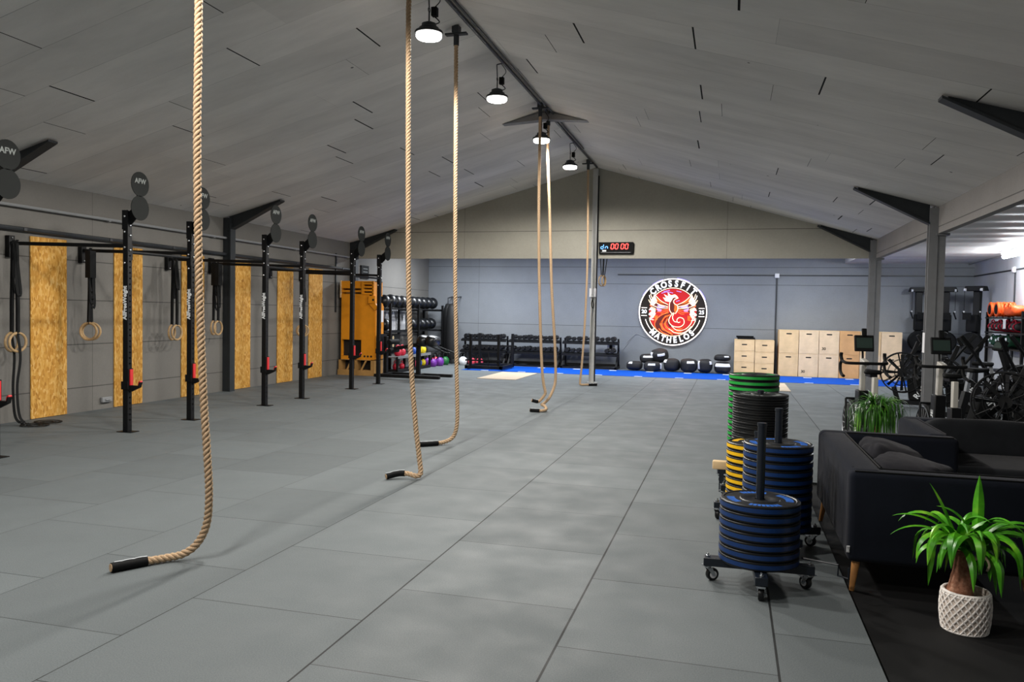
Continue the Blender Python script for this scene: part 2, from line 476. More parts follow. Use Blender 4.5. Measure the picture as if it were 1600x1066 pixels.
# ================================================================== SETTING
XL, XR, YB, YF = -9.1, 6.1, 23.1, -4.0
RX, RZ, EZ, GX = -3.03, 4.9, 3.22, 2.87
YG = 17.95
b = MB()
b.prism([(XL, YF), (.70, YF), (.70, 8.), (XR, 8.), (XR, YB), (XL, YB)], -.06, 0.)
b.cur = 1; b.bx(.70, XR, YF, 8., -.06, -.02)
struct(b, 'floor', [M['floor'], M['blackfloor']], smooth=0)
b = MB(); b.bx(XL-.2, XL-.004, YF, YB+.2, -.06, 3.4); struct(b, 'wall_left', M['wall_left'], smooth=0)
b = MB(); b.bx(XL, XR, YB, YB+.2, -.06, 3.5); struct(b, 'wall_back', M['wall_back'], smooth=0)
b = MB(); b.bx(XR, XR+.2, YF, YB+.2, -.06, 3.2); struct(b, 'wall_right', M['wall_right'], smooth=0)
b = MB(); b.bx(XL-.2, XR+.2, YF-.2, YF, -.06, 5.2); struct(b, 'wall_front', M['wall_back'], smooth=0)
# gable above the opening to the back room
def roofz(x): return RZ-(RZ-EZ)*abs(x-RX)/(RX-XL) if x < RX else RZ-(RZ-EZ)*(x-RX)/(GX-RX)
b = MB(); b.prism([(XL, 2.835), (GX+.1, 2.835), (GX+.1, EZ), (RX, RZ+.02), (XL, EZ)], YG, YG+.06, 'Y')
struct(b, 'wall_gable', M['gable'], smooth=0)
b = MB()
b.prism([(XL-.2, EZ-.055), (RX, RZ), (RX, RZ+.15), (XL-.2, EZ+.095)], YF, YG+.15, 'Y')
b.prism([(RX, RZ), (GX+.1, EZ-.03), (GX+.1, EZ+.12), (RX, RZ+.15)], YF, YG+.15, 'Y')
struct(b, 'ceiling', M['roof'], smooth=0)
b = MB(); b.bx(XL, GX+.1, YG+.06, YB, 3.42, 3.5); b.bx(GX+.08, GX+.1, YG, YB, 3.06, 3.42)
struct(b, 'ceiling', M['flatceil'], smooth=0)
b = MB(); pr_ = [(YF+(YB-YF)*i/300, 3.07+.012*math.sin((YF+(YB-YF)*i/300)*2*PI/.9)) for i in range(301)]
b.prism(pr_+[(YB, 3.2), (YF, 3.2)], GX+.1, XR, 'X')
struct(b, 'ceiling', M['wingceil'], smooth=50)
b = MB(); b.bx(GX, GX+.1, YF, YG, 2.83, EZ+.03); struct(b, 'trim_1', M['fascia'], smooth=0)

# portal frames: columns with tapered haunches running under the roof
def frame(y, n, left=True, right=True):
    if left:
        b = MB(); b.bx(XL, XL+.16, y-.055, y+.055, 0, EZ)
        b.bx(XL+.14, XL+.17, y-.075, y+.075, 0, EZ-.1)
        b.prism([(XL+.1, EZ-.22), (XL+.3, EZ-.13), (-7.95, roofz(-7.95)-.03), (-7.95, roofz(-7.95)+.03), (XL+.1, EZ+.05)], y-.02, y+.02, 'Y')
        b.prism([(XL+.1, EZ-.24), (XL+.3, EZ-.15), (-7.9, roofz(-7.9)-.045), (-7.9, roofz(-7.9)-.02), (XL+.3, EZ-.12), (XL+.1, EZ-.21)], y-.07, y+.07, 'Y')
        struct(b, 'trim_%d' % n, M['dark_steel'], smooth=0)
    if right:
        b = MB()
        x0, x1 = 2.75, 2.87
        b.bx(x0, x1, y-.07, y-.05, 0, EZ-.02); b.bx(x0, x1, y+.05, y+.07, 0, EZ-.02); b.bx(x0+.05, x0+.07, y-.05, y+.05, 0, EZ)
        b.bx(2.872, 2.975, y-.055, y+.055, 0, 2.83)
        b.bx(2.84, 3.02, y-.09, y+.09, 2.80, 2.832)
        b.bx(x0-.04, x1+.12, y-.11, y+.11, 0, .015)
        struct(b, 'trim_%d' % (n+1), M['grey_steel'], smooth=0)
        b = MB()
        b.prism([(2.76, EZ-.24), (2.45, EZ-.08), (1.78, roofz(1.78)-.03), (1.78, roofz(1.78)+.03), (2.76, EZ+.06)], y-.02, y+.02, 'Y')
        b.prism([(2.76, EZ-.26), (2.45, EZ-.10), (1.72, roofz(1.72)-.045), (1.72, roofz(1.72)-.02), (2.45, EZ-.075), (2.76, EZ-.23)], y-.07, y+.07, 'Y')
        struct(b, 'trim_%d' % (n+20), M['dark_steel'], smooth=0)
frame(7.75, 2, right=True); frame(12.8, 4); frame(YG-.09, 6)
# middle post under the ridge with base plate
b = MB(); b.bx(-3.08, -2.97, YG-.13, YG-.02, 0, 4.85); b.bx(-3.12, -2.9, YG-.2, YG-.02, 0, .012); struct(b, 'trim_8', M['post_paint'], smooth=0)
b = MB(); b.bx(-2.966, -2.95, YG-.09, YG-.03, .03, 4.7); struct(b, 'trim_9', M['blackmatte'], smooth=0)
# conduits under the ridge, pipes along the left wall, cable runs on the back and right wall
b = MB(); b.tube([(-2.96, 2., RZ-.06), (-2.96, 17.6, RZ-.06)], .022, 8); b.tube([(-2.88, 4., RZ-.075), (-2.88, 15.5, RZ-.075)], .014, 8); struct(b, 'trim_10', M['darkpipe'])
# steel saddle plates at the ridge over the middle frame
b = MB(); b.prism([(-3.75, roofz(-3.75)-.005), (RX, RZ-.16), (-2.31, roofz(-2.31)-.005), (RX, RZ-.02)], 12.72, 12.88, 'Y'); struct(b, 'trim_11', M['grey_steel'], smooth=0)
b = MB(); b.tube([(XL+.06, -3.5, 2.85), (XL+.06, YG-.2, 2.85)], .022, 8)
for y in (6.8, 9.9, 12.4, 15.2, 17.6): b.bx(XL, XL+.07, y-.02, y+.02, 2.82, 2.84)
struct(b, 'trim_12', M['pipe'])
b = MB(); b.tube([(XL+.055, -3.5, 2.55), (XL+.055, YG-.2, 2.55)], .03, 8)
for y in (6.8, 8.4, 9.9, 11.3, 13.9, 15.2, 17.3): b.bx(XL, XL+.09, y-.025, y+.025, 2.53, 2.57)
struct(b, 'trim_13', M['darkpipe'])
b = MB(); b.bx(-3.2, XR, YB-.025, YB, 2.715, 2.745); b.bx(1.19, 1.23, YB-.025, YB, .0, 2.72)
struct(b, 'trim_14', M['darkpipe'], smooth=0)
b = MB(); b.bx(XR-.025, XR, 16., YB, 2.715, 2.745); b.bx(XR-.025, XR, 19.97, 20.01, .4, 2.72)
struct(b, 'trim_15', M['darkpipe'], smooth=0)
b = MB(); b.bx(XL+.0, XL+.03, 17.05, 17.09, 1.5, 2.9); struct(b, 'trim_16', M['darkpipe'], smooth=0)
for (x, y, z, lab) in ((1.21, YB-.035, 2.72, 'small white junction box on the back wall above the wooden boxes'), (XR-.04, 19.99, 2.73, 'small white junction box high on the right wall')):
    t = empty('junction_box', (x, y, z-.06), 0, lab, 'junction box')
    b = MB(); s = .06
    if y > 22: b.bx(x-s, x+s, y-.03, y+.02, z-s, z+s)
    else: b.bx(x-.03, x+.02, y-s, y+s, z-s, z+s)
    b.build('box', M['white'], t, bevel=.006)
    b = MB()
    if y > 22: b.bx(x-s*.8, x+s*.8, y-.036, y-.028, z-s*.8, z+s*.8)
    else: b.bx(x-.036, x-.028, y-s*.8, y+s*.8, z-s*.8, z+s*.8)
    b.build('lid', M['white'], t)

# ================================================================== LAMPS
def highbay(y, lab):
    t = empty('high_bay_lamp', (-3.03, y, 4.33), 0, lab, 'lamp', 'high-bay lamps hanging under the ridge')
    x = -3.03
    b = MB(); b.lathe([(.122, 4.376), (.14, 4.378), (.145, 4.395), (.14, 4.405), (.10, 4.42), (.10, 4.44), (.075, 4.45), (.075, 4.48), (.03, 4.50)], 28, (x, y, 0)); b.build('housing', M['darkpipe'], t)
    b = MB(); b.lathe([(.0, 4.325), (.09, 4.327), (.12, 4.336), (.13, 4.35), (.13, 4.368), (.12, 4.378)], 28, (x, y, 0)); b.build('lens', M['lens'], t)
    b = MB(); b.tube([(x, y, 4.49), (x, y, 4.60)], .008, 6); b.torus((x, y, 4.62), .022, .006, 'X', 14, 6); b.tube([(x, y, 4.64), (x-.01, y, RZ-.09)], .007, 6)
    b.tube([(x-.01, y, RZ-.09), (x+.08, y, RZ-.075)], .008, 6); b.build('hanger', M['darkpipe'], t)
    b = MB(); b.bx(x+.03, x+.09, y-.03, y+.03, 4.55, 4.64); b.build('driver_box', M['blackmatte'], t, bevel=.004)
    b = MB(); b.tube(spline([(x+.06, y, 4.55), (x+.1, y+.03, 4.5), (x+.03, y, 4.47)], 6), .006, 6); b.tube(spline([(x+.06, y, 4.64), (x+.11, y+.02, 4.72), (x+.05, y, 4.82)], 6), .005, 6); b.build('cord', M['blackmatte'], t)
LY = [7.6, 10.03, 12.56, 14.93]
for y, l in zip(LY, ('round high-bay lamp nearest the camera, beside the second climbing rope', 'round high-bay lamp second nearest, hanging clear of the ropes', 'round high-bay lamp third in line, crossed by a pair of climbing ropes', 'round high-bay lamp farthest away, just in front of the dark gable')):
    highbay(y, l)
def area(name, loc, sx, sy, power, col=(1, 1, 1), rot=(0, 0, 0), shape='RECTANGLE', spread=PI):
    l = bpy.data.lights.new(name, 'AREA'); l.shape = shape; l.size = sx; l.size_y = sy; l.energy = power; l.color = col; l.spread = spread
    o = bpy.data.objects.new(name, l); COL.objects.link(o); o.location = loc; o.rotation_euler = rot; return o
WARM = (1., .955, .89)
def hooded(name, loc, power, col, radius, c0, c1, up):
    # point lamp whose shader gives the beam shape of a hooded fitting: even below, fading out towards the horizon
    l = bpy.data.lights.new(name, 'POINT'); l.energy = power; l.color = col; l.shadow_soft_size = radius; l.use_nodes = True
    t = l.node_tree; em = next(n for n in t.nodes if n.type == 'EMISSION')
    g = t.nodes.new('ShaderNodeNewGeometry'); x = t.nodes.new('ShaderNodeSeparateXYZ'); m = t.nodes.new('ShaderNodeMapRange'); m.interpolation_type = 'SMOOTHSTEP'
    t.links.new(g.outputs['Incoming'], x.inputs[0]); t.links.new(x.outputs[2], m.inputs[0])
    for k, v in enumerate((-c0, -c1, 1., up)): m.inputs[k+1].default_value = v
    t.links.new(m.outputs[0], em.inputs['Strength'])
    o = bpy.data.objects.new(name, l); COL.objects.link(o); o.location = loc; return o
for i, y in enumerate([.3, 2.74, 5.17]+LY):
    hooded('high_bay_beam', (-3.03, y, 4.23), 410, WARM, .14, .32, .05, .0)
COOL = (.91, .955, 1.)
for x, e_ in ((-7.2, 230), (-4.2, 135), (-1.2, 125), (1.8, 120)): area('back_room_light', (x, 20.6, 3.38), 1.4, .3, e_, COOL)
# tube light of the right wing
t = empty('tube_light', (5.6, 18.4, 2.90), 0, 'white tube light glowing under the low ceiling on the right', 'lamp')
b = MB(); b.bx(5.54, 5.66, 17.6, 19.15, 2.995, 3.075); b.build('fitting', M['white'], t, bevel=.006)
b = MB(); b.tube([(5.6, 17.62, 2.955), (5.6, 19.14, 2.955)], .045, 12); b.build('tube', M['tube'], t)
for y in (17.8, 18.4, 19.0):
    p = bpy.data.lights.new('tube_glow', 'POINT'); p.energy = 60; p.shadow_soft_size = .05; p.color = COOL
    o = bpy.data.objects.new('tube_glow', p); COL.objects.link(o); o.location = (5.6, y, 2.84)
area('unseen_wing_light', (4.3, 13.5, 3.0), .12, 1.4, 38, COOL)  # unseen area lamp with no fitting, well forward of the tube
b = MB(); b.tube([(5.95, 23.0, 3.03), (5.7, 19.2, 3.03)], .012, 6); struct(b, 'trim_17', M['pipe'])

# ================================================================== CLIMBING ROPES
def climbing_rope(pts, sleeve, lab, top=None):
    pts = [Vector(p) for p in pts]
    x, y = pts[0].x, pts[0].y
    tz = min(roofz(x), RZ)-.10
    P = [Vector((x-.0, y, tz)), Vector((x, y, (tz+pts[0].z)/2))]+pts if pts[0].z < tz-.4 else [Vector((x, y, tz))]+pts
    foot = pts[-1]
    t = empty('climbing_rope', (foot.x, foot.y, 0), 0, lab, 'climbing rope', 'twisted climbing ropes hanging from the ridge')
    path = resample(spline(P, 24), .012)
    # lengths from the free end
    L = [0.]
    for a, c in zip(path[::-1], path[::-1][1:]): L.append(L[-1]+(a-c).length)
    L = L[::-1]
    ns = max(i for i in range(len(path)) if L[i] > sleeve-.03)
    R0, r0, pitch = .0139, .0116, .10
    b = MB(); fr = []; prev = None
    for i in range(len(path)):
        tt = (path[min(i+1, len(path)-1)]-path[max(i-1, 0)]).normalized()
        if prev is None: nx = tt.cross(Vector((0, 1, 0))).normalized()
        else: nx = (prev-tt*prev.dot(tt)).normalized()
        prev = nx; fr.append((nx, tt.cross(nx)))
    for st in range(3):
        q = []
        for i in range(0, ns+1):
            a = 2*PI*(L[0]-L[i])/pitch+st*2*PI/3
            q.append(path[i]+(fr[i][0]*math.cos(a)+fr[i][1]*math.sin(a))*R0)
        b.tube(q, r0, 7)
    b.build('rope', M['rope'], t, smooth=180)
    b = MB(); sl = path[ns-1:]; b.tube(sl, .0285, 14); s_ = b.build('end_sleeve', M['blackmatte'], t)
    b = MB(); zz = []
    m = len(sl)
    for i in range(0, m, 3):
        f = fr[ns-1+i]; up = Vector((0, 0, 1)); up = (up-(sl[min(i+1, m-1)]-sl[max(i-1, 0)]).normalized()*0)
        side = (sl[min(i+1, m-1)]-sl[max(i-1, 0)]).normalized().cross(up).normalized()
        an = .55 if (i//3) % 2 else -.1
        zz.append(sl[i]+up*.0285*math.cos(an)+side*.0285*math.sin(an)+up*.001)
    b.tube(zz, .0035, 5); b.build('lacing', M['mark'], s_, label='white lacing on the black sleeve')
    b = MB(); e = path[-1]; d = (path[-1]-path[-3]).normalized(); b.tube([e, e+d*.004], .024, 12); b.build('cut_end', M['rope'], t)
    b = MB(); b.bx(x-.13, x+.13, y-.035, y+.035, tz+.0, tz+.02); b.tube([(x, y, tz-.12), (x, y, tz+.01)], .032, 12); b.bx(x-.04, x+.04, y-.05, y+.05, tz+.02, tz+.1)
    b.build('ceiling_mount', M['darkpipe'], t)
climbing_rope([(-3.144, 4.15, 3.189), (-3.15, 4.15, 2.653), (-3.137, 4.15, 1.879), (-3.102, 4.15, 1.098), (-3.072, 4.15, .706), (-3.062, 4.16, .427), (-3.085, 4.17, .231), (-3.138, 4.155, .109), (-3.21, 4.12, .045), (-3.29, 4.06, .028), (-3.372, 3.95, .028), (-3.463, 3.79, .03)], .21,
              'climbing rope nearest the camera, its black end lying far left')
climbing_rope([(-2.933, 6.85, 4.078), (-2.904, 6.85, 2.077), (-2.864, 6.85, 1.125), (-2.81, 6.85, .528), (-2.766, 6.85, .2), (-2.742, 6.83, .06), (-2.77, 6.80, .034), (-2.85, 6.80, .05), (-2.94, 6.78, .05), (-3.03, 6.70, .03)], .19,
              'climbing rope second from the camera, kinked sharply at the floor')
climbing_rope([(-3.148, 8.75, 4.6), (-3.121, 8.75, 2.218), (-3.085, 8.75, 1.02), (-3.063, 8.75, .419), (-3.071, 8.75, .2), (-3.117, 8.74, .083), (-3.2, 8.68, .035), (-3.28, 8.58, .03), (-3.43, 8.45, .03)], .25,
              'climbing rope third from the camera, curling left behind the second one')
climbing_rope([(-2.98, 12.24, 4.4), (-2.98, 12.27, 3.203), (-2.96, 12.33, 1.973), (-2.92, 12.4, .84), (-2.881, 12.4, .458), (-2.845, 12.4, .294), (-2.871, 12.38, .223), (-2.925, 12.34, .155), (-2.95, 12.28, .15), (-3.03, 12.24, .172)], .11,
              'left rope of the tangled far pair, its short end poking up')
climbing_rope([(-2.987, 12.85, 4.2), (-2.92, 12.80, 3.142), (-2.853, 12.75, 1.986), (-2.779, 12.75, 1.038), (-2.757, 12.75, .51), (-2.775, 12.7, .333), (-2.825, 12.6, .182), (-2.886, 12.5, .1), (-2.90, 12.40, .09), (-2.84, 12.34, .08), (-2.79, 12.25, .04), (-2.81, 12.12, .03), (-2.88, 12.09, .03), (-3.02, 12.10, .03)], .17,
              'right rope of the tangled far pair, hooked in an S on the floor')
climbing_rope([(-3.044, 16.97, 4.55), (-3.018, 16.97, 2.823), (-3.043, 16.97, 1.438), (-3.092, 16.97, .461), (-3.118, 16.95, .09), (-3.10, 16.93, .034), (-3.0, 16.96, .028), (-2.77, 17.08, .03)], .2,
              'farthest climbing rope, ending at the foot of the grey middle post')

# ================================================================== RIGS ON THE LEFT
XP = -7.18
HP = .0375
def rig(ya, yb, lab, lettered, bolts=True):
    t = empty('squat_rig', (XP, ya, 0), 0, lab, 'squat rig', 'wall-mounted black rigs along the left wall')
    for y in (ya, yb):
        b = MB(); b.bx(XP-HP, XP+HP, y-HP, y+HP, .008, 2.73)
        p = b.build('post', M['black'], t, smooth=0, bevel=.006)
        b = MB()
        for k in range(30):
            z = .15+k*.07
            b.lathe([(.0, 0), (.0115, 0)], 8, (XP+HP+.001, y, z), 'X')
        b.build('hole_row', M['darkhole'], p)
        b = MB(); b.bx(XP-.1, XP+.12, y-.07, y+.07, 0, .008); b.build('foot_plate', M['black'], t)
        for (sx, sy, z) in ((0, -1, 2.47), (0, -1, 2.28), (0, -1, 2.09), (1, 0, 2.55), (1, 0, 2.43), (1, 0, 2.25), (0, -1, 2.66)):
            b = MB(); c = Vector((XP+sx*(HP+.004)+(-.005 if sx == 0 else 0), y+sy*(HP+.004), z)); b.superell(c, (.016, .016, .016), 1, 1, 10, 6); b.build('bolt', M['chrome'], p)
        # gusset and pair of targets
        b = MB(); b.prism([(XP+HP, 2.73), (XP+.16, 2.83), (XP+.18, 2.72), (XP+.12, 2.62), (XP+HP, 2.54)], y-.006, y+.006, 'Y'); b.bx(XP-HP-.006, XP+HP+.006, y-HP-.006, y-HP, 2.5, 2.735); b.build('target_bracket', M['black'], t)
        xt = XP+.18
        b = MB()
        for cz in (3.05, 2.76): b.lathe([(.15, 0), (.15, .008)], 36, (xt, y, cz), 'X')
        b.bx(xt-.006, xt-.001, y-.05, y+.05, 2.80, 3.0)
        d = b.build('target', M['disc'], t)
        text('lettering', 'AFW', .085, M['fadedtext'], d, (xt+.0095, y, 3.085), EAST, .0008, bold=.002)
        # wall bar with bracket plate
        yw = y+.06
        b = MB(); b.bar((XP-HP, y, 2.30), (XL+.05, yw, 2.35), .045, .045); b.build('wall_bar', M['black'], t)
        b = MB(); b.bx(XL, XL+.07, yw-.045, yw+.045, 2.17, 2.45); b.build('wall_bracket', M['black'], t, bevel=.005)
        for z in (2.2, 2.42):
            b = MB(); b.superell((XL+.074, yw, z), (.012, .014, .014), 1, 1, 8, 6); b.build('bolt', M['chrome'], t)
        if lettered: text('lettering', 'AllFreeWeight', .075, M['whitetext'], p, (XP-.004, y-HP-.0015, 1.60), basis((0, 0, 1), (-1, 0, 0)), .0008, bold=.003, xs=.93)
    b = MB(); b.tube([(XP, ya+HP, 2.225), (XP, yb-HP, 2.235)], .02, 10); b.build('pull_up_bar', M['black'], t)
    for y in (ya+HP, yb-HP):
        s = 1 if y < (ya+yb)/2 else -1
        b = MB(); b.bx(XP-.035, XP+.035, min(y, y+s*.012), max(y, y+s*.012), 2.13, 2.32); b.build('bar_flange', M['black'], t)
rig(5.12, 6.31, 'black squat rig cut off at the left edge of the picture', False)
rig(8.15, 9.34, 'black squat rig nearest of those in full view, between first and third wood panels', True)
rig(11.15, 12.29, 'black squat rig in the middle of the left wall row', True)
rig(14.17, 15.4, 'black squat rig farthest back, beside the orange cabinet', False)
jproto = None
for y, z, lab in ((6.31, .58, 'red-lined bar hook on the rig post at the left picture edge'), (8.15, .58, 'red-lined bar hook on the nearest fully visible rig post'), (9.34, .58, 'red-lined bar hook on the rig post just behind the nearest rope'),
               (11.15, .58, 'red-lined bar hook on the near post of the middle rig'), (12.29, .58, 'red-lined bar hook on the far post of the middle rig'), (14.17, .66, 'red-lined bar hook on the near post of the farthest rig'), (15.4, .7, 'red-lined bar hook on the far post of the farthest rig')):
    if jproto is None:
        t = empty('bar_hook', (0, 0, 0), 0, 'x', 'bar hook', 'red-lined bar hooks on the rig posts')
        b = MB(); b.bx(HP+.001, HP+.012, -.045, .045, -.06, .21); b.bx(-HP-.012, HP+.012, -.052, -HP-.002, -.05, .05)
        b.prism([(HP+.01, -.075), (HP+.02, -.078), (HP+.15, -.02), (HP+.17, .045), (HP+.155, .045), (HP+.14, .0), (HP+.01, -.0)], -.026, .026, 'Y')
        b.build('hook', M['blackmatte'], t, bevel=.003)
        b = MB(); b.bx(HP+.0125, HP+.03, -.024, .024, .002, .2); b.build('liner', M['red'], t, bevel=.003)
        b = MB(); b.prism([(HP+.132, .004), (HP+.148, .004), (HP+.158, .03), (HP+.175, .05), (HP+.165, .066), (HP+.14, .05)], -.02, .02, 'Y')
        b.build('hook_tip', M['red'], t, bevel=.003); jproto = t
        o = t
    else: o = dup(jproto)
    o.location = (XP, y, z); o['label'] = lab

# ------------------------------------------------------------------ OSB panels
for i, y in enumerate((8.54, 10.04, 11.58, 13.0, 14.56, 15.83)):
    b = MB(); b.bx(XL, XL+.018, y, y+.6, .005, 2.475)
    o = b.build('wood_strand_panel', M['osb'], None, bevel=.002)
    tag(o, '%s strand-board panel from the camera, upright against the left wall' % ORD[i], 'wood panel', 'upright strand-board panels on the left wall')

# ------------------------------------------------------------------ gymnastic rings
def ring_pair(y, zr, face, labs, loops, tails=False):
    for k, lab in enumerate(labs):
        a = face+(-.13 if k == 0 else .13); c, s_ = math.cos(a), math.sin(a); q_ = -.045 if k == 0 else .045
        x = -8.78-s_*q_; yy = y+c*q_; dy = q_ if abs(c) > .3 else q_*.8
        t = empty('gymnastic_ring', (x, yy, zr), 0, lab, 'gymnastic ring', 'wooden gymnastic rings hung from the rigs')
        b = MB()
        b.tube([Vector((x+c*.118*math.cos(q), yy+s_*.118*math.cos(q), zr+.118*math.sin(q))) for q in [2*PI*i/32 for i in range(32)]], .0165, 10, True)
        b.build('ring', M['ringwood'], t)
        b = MB()
        def rib(p, w=.019, th=.0035, ax=(0, 1, 0)):
            p = [Vector(q) for q in p]
            for u, v in zip(p, p[1:]): b.bar(u, v, w*2, th*2, (1, 0, 0) if abs((v-u).normalized().z) > .5 else (0, 0, 1))
        rib([(x-.01, yy, zr+.10), (x-.012, yy*.6+y*.4, zr+.5), (x-.012, y+dy*.4, 2.33)])
        rib([(x+.012, yy, zr+.10), (x+.014, yy*.7+y*.3, zr+.45), (x+.012, y+dy*.4, 2.33)])
        rib([(x-.016, y+dy*.4, 2.33), (x+.016, y+dy*.4, 2.372)])
        for j in range(loops):
            lw = .03+.03*RND.random(); dz = .45+.35*RND.random()
            q = [(x+.01*j, y+dy*.5, 2.31), (x+.01*j+.015, y+dy*.5+lw*.4, 2.31-dz*.5), (x+.02, y+dy*.5+lw, 2.31-dz*.9), (x+.025, y+dy*.5+lw*.5, 2.31-dz), (x+.02, y+dy*.5-.01, 2.31-dz*.88), (x+.01, y+dy*.5-.02, 2.31-dz*.4), (x, y+dy*.5, 2.32)]
            rib(spline(q, 6), .018, .003)
        if loops > 2:
            b.bx(x-.03, x+.05, y-.055+dy*.3, y+.055+dy*.3, 1.95, 2.33)
        if tails:
            rib(spline([(x, yy, zr+.1), (x+.03, yy+.01, zr-.2), (x+.02+.03*k, yy-.03, .5), (x+.03, yy+.02*k, .12), (x+.12, yy+.06, .012)], 8), .018, .003)
            for j in range(2):
                r_ = .08+.07*j; rib([(x+.16+r_*math.cos(q)*1.1, yy+.1+.3*k+r_*math.sin(q)*.9, .008+.006*j) for q in [2*PI*i/14 for i in range(15)]], .018, .003)
        b.build('strap', M['strap'], t, smooth=0)
ring_pair(8.02, 1.075, 1.65, ('left ring of the pair nearest the left picture edge, straps trailing to the floor', 'right ring of the pair nearest the left picture edge, straps trailing to the floor'), 1, True)
ring_pair(9.25, 1.19, .35, ('left ring of the pair between first and second strand-board panels', 'right ring of the pair between first and second strand-board panels'), 4)
ring_pair(11.02, 1.14, 1.7, ('left ring of the pair between second and third strand-board panels', 'right ring of the pair between second and third strand-board panels'), 2)
ring_pair(12.1, 1.2, 1.75, ('left ring of the pair just right of the nearest climbing rope', 'right ring of the pair just right of the nearest climbing rope'), 4)
ring_pair(15.05, 1.1, .9, ('left ring of the pair behind the far post of the middle rig', 'right ring of the pair behind the far post of the middle rig'), 1)
b = MB(); b.bx(XL, XL+.05, 9.77, 9.97, .10, .18); b.bx(XL+.05, XL+.07, 9.82, 9.92, .125, .155); tag(b.build('wall_vent', M['pipe'], None, bevel=.01), 'small grey metal fitting low on the left wall beside a strand-board panel', 'wall fitting')

# ================================================================== BUMPER PLATES
def plate_mesh(kind):
    b = MB(); r, h = .225, .052
    if kind in ('blue', 'yellow', 'green'):
        rim = .0135
        b.lathe([(.0295, 0), (.20, 0), (r-.006, .001), (r, .006), (r, rim), (r+.0015, rim)], 56, caps=False)
        b.lathe([(r+.0015, h-rim), (r, h-rim), (r, h-.006), (r-.006, h-.001), (.205, h), (.20, h-.004), (.115, h-.004), (.11, h), (.07, h), (.065, h-.003), (.0295, h-.003), (.0295, 0)], 56, caps=False)
        b.cur = 1; b.lathe([(r+.0015, rim), (r+.0015, h-rim)], 56, caps=False)
        b.cur = 2 if kind == 'blue' else 1
        for k in range(46):       # flecks printed round the face
            a = 2*PI*k/46
            if (k//6) % 4 == 3: continue
            if (k % 11) > 7: continue
            rr = .165; c, s_ = math.cos(a), math.sin(a); w = .009; q = .022
            b.add([(c*(rr-q)-s_*w, s_*(rr-q)+c*w, h-.0035), (c*(rr-q)+s_*w, s_*(rr-q)-c*w, h-.0035), (c*(rr+q)+s_*w, s_*(rr+q)-c*w, h-.0035), (c*(rr+q)-s_*w, s_*(rr+q)+c*w, h-.0035)], [(0, 1, 2, 3)])
    else:
        h = .0405
        b.lathe([(.0295, 0), (.20, 0), (r-.004, .001), (r, .004), (r, h*.5-.004), (r-.004, h*.5), (r, h*.5+.004), (r, h-.004), (r-.004, h-.001), (.20, h), (.19, h-.004), (.08, h-.004), (.075, h), (.0295, h), (.0295, 0)], 56, caps=False)
        b.cur = 1
        for k in range(26):
            a = 2*PI*k/26
            if k in (3, 4, 12, 13, 20, 21): continue
            rr = .15; c, s_ = math.cos(a), math.sin(a); w = .011; q = .02
            b.add([(c*(rr-q)-s_*w, s_*(rr-q)+c*w, h-.0035), (c*(rr-q)+s_*w, s_*(rr-q)-c*w, h-.0035), (c*(rr+q)+s_*w, s_*(rr+q)-c*w, h-.0035), (c*(rr+q)-s_*w, s_*(rr+q)+c*w, h-.0035)], [(0, 1, 2, 3)])
    return b, h
PM = {}
for kind, mm in (('blue', M['bluebl']), ('yellow', M['yellow']), ('green', M['green']), ('black', M['fadedtext'])):
    b, h = plate_mesh(kind)
    o = b.build('bumper_plate', [M['rubber2'], mm, M['blueink']]); PM[kind] = (o, h)
used = set()
def caster(b, x, y, z, ang):
    pass
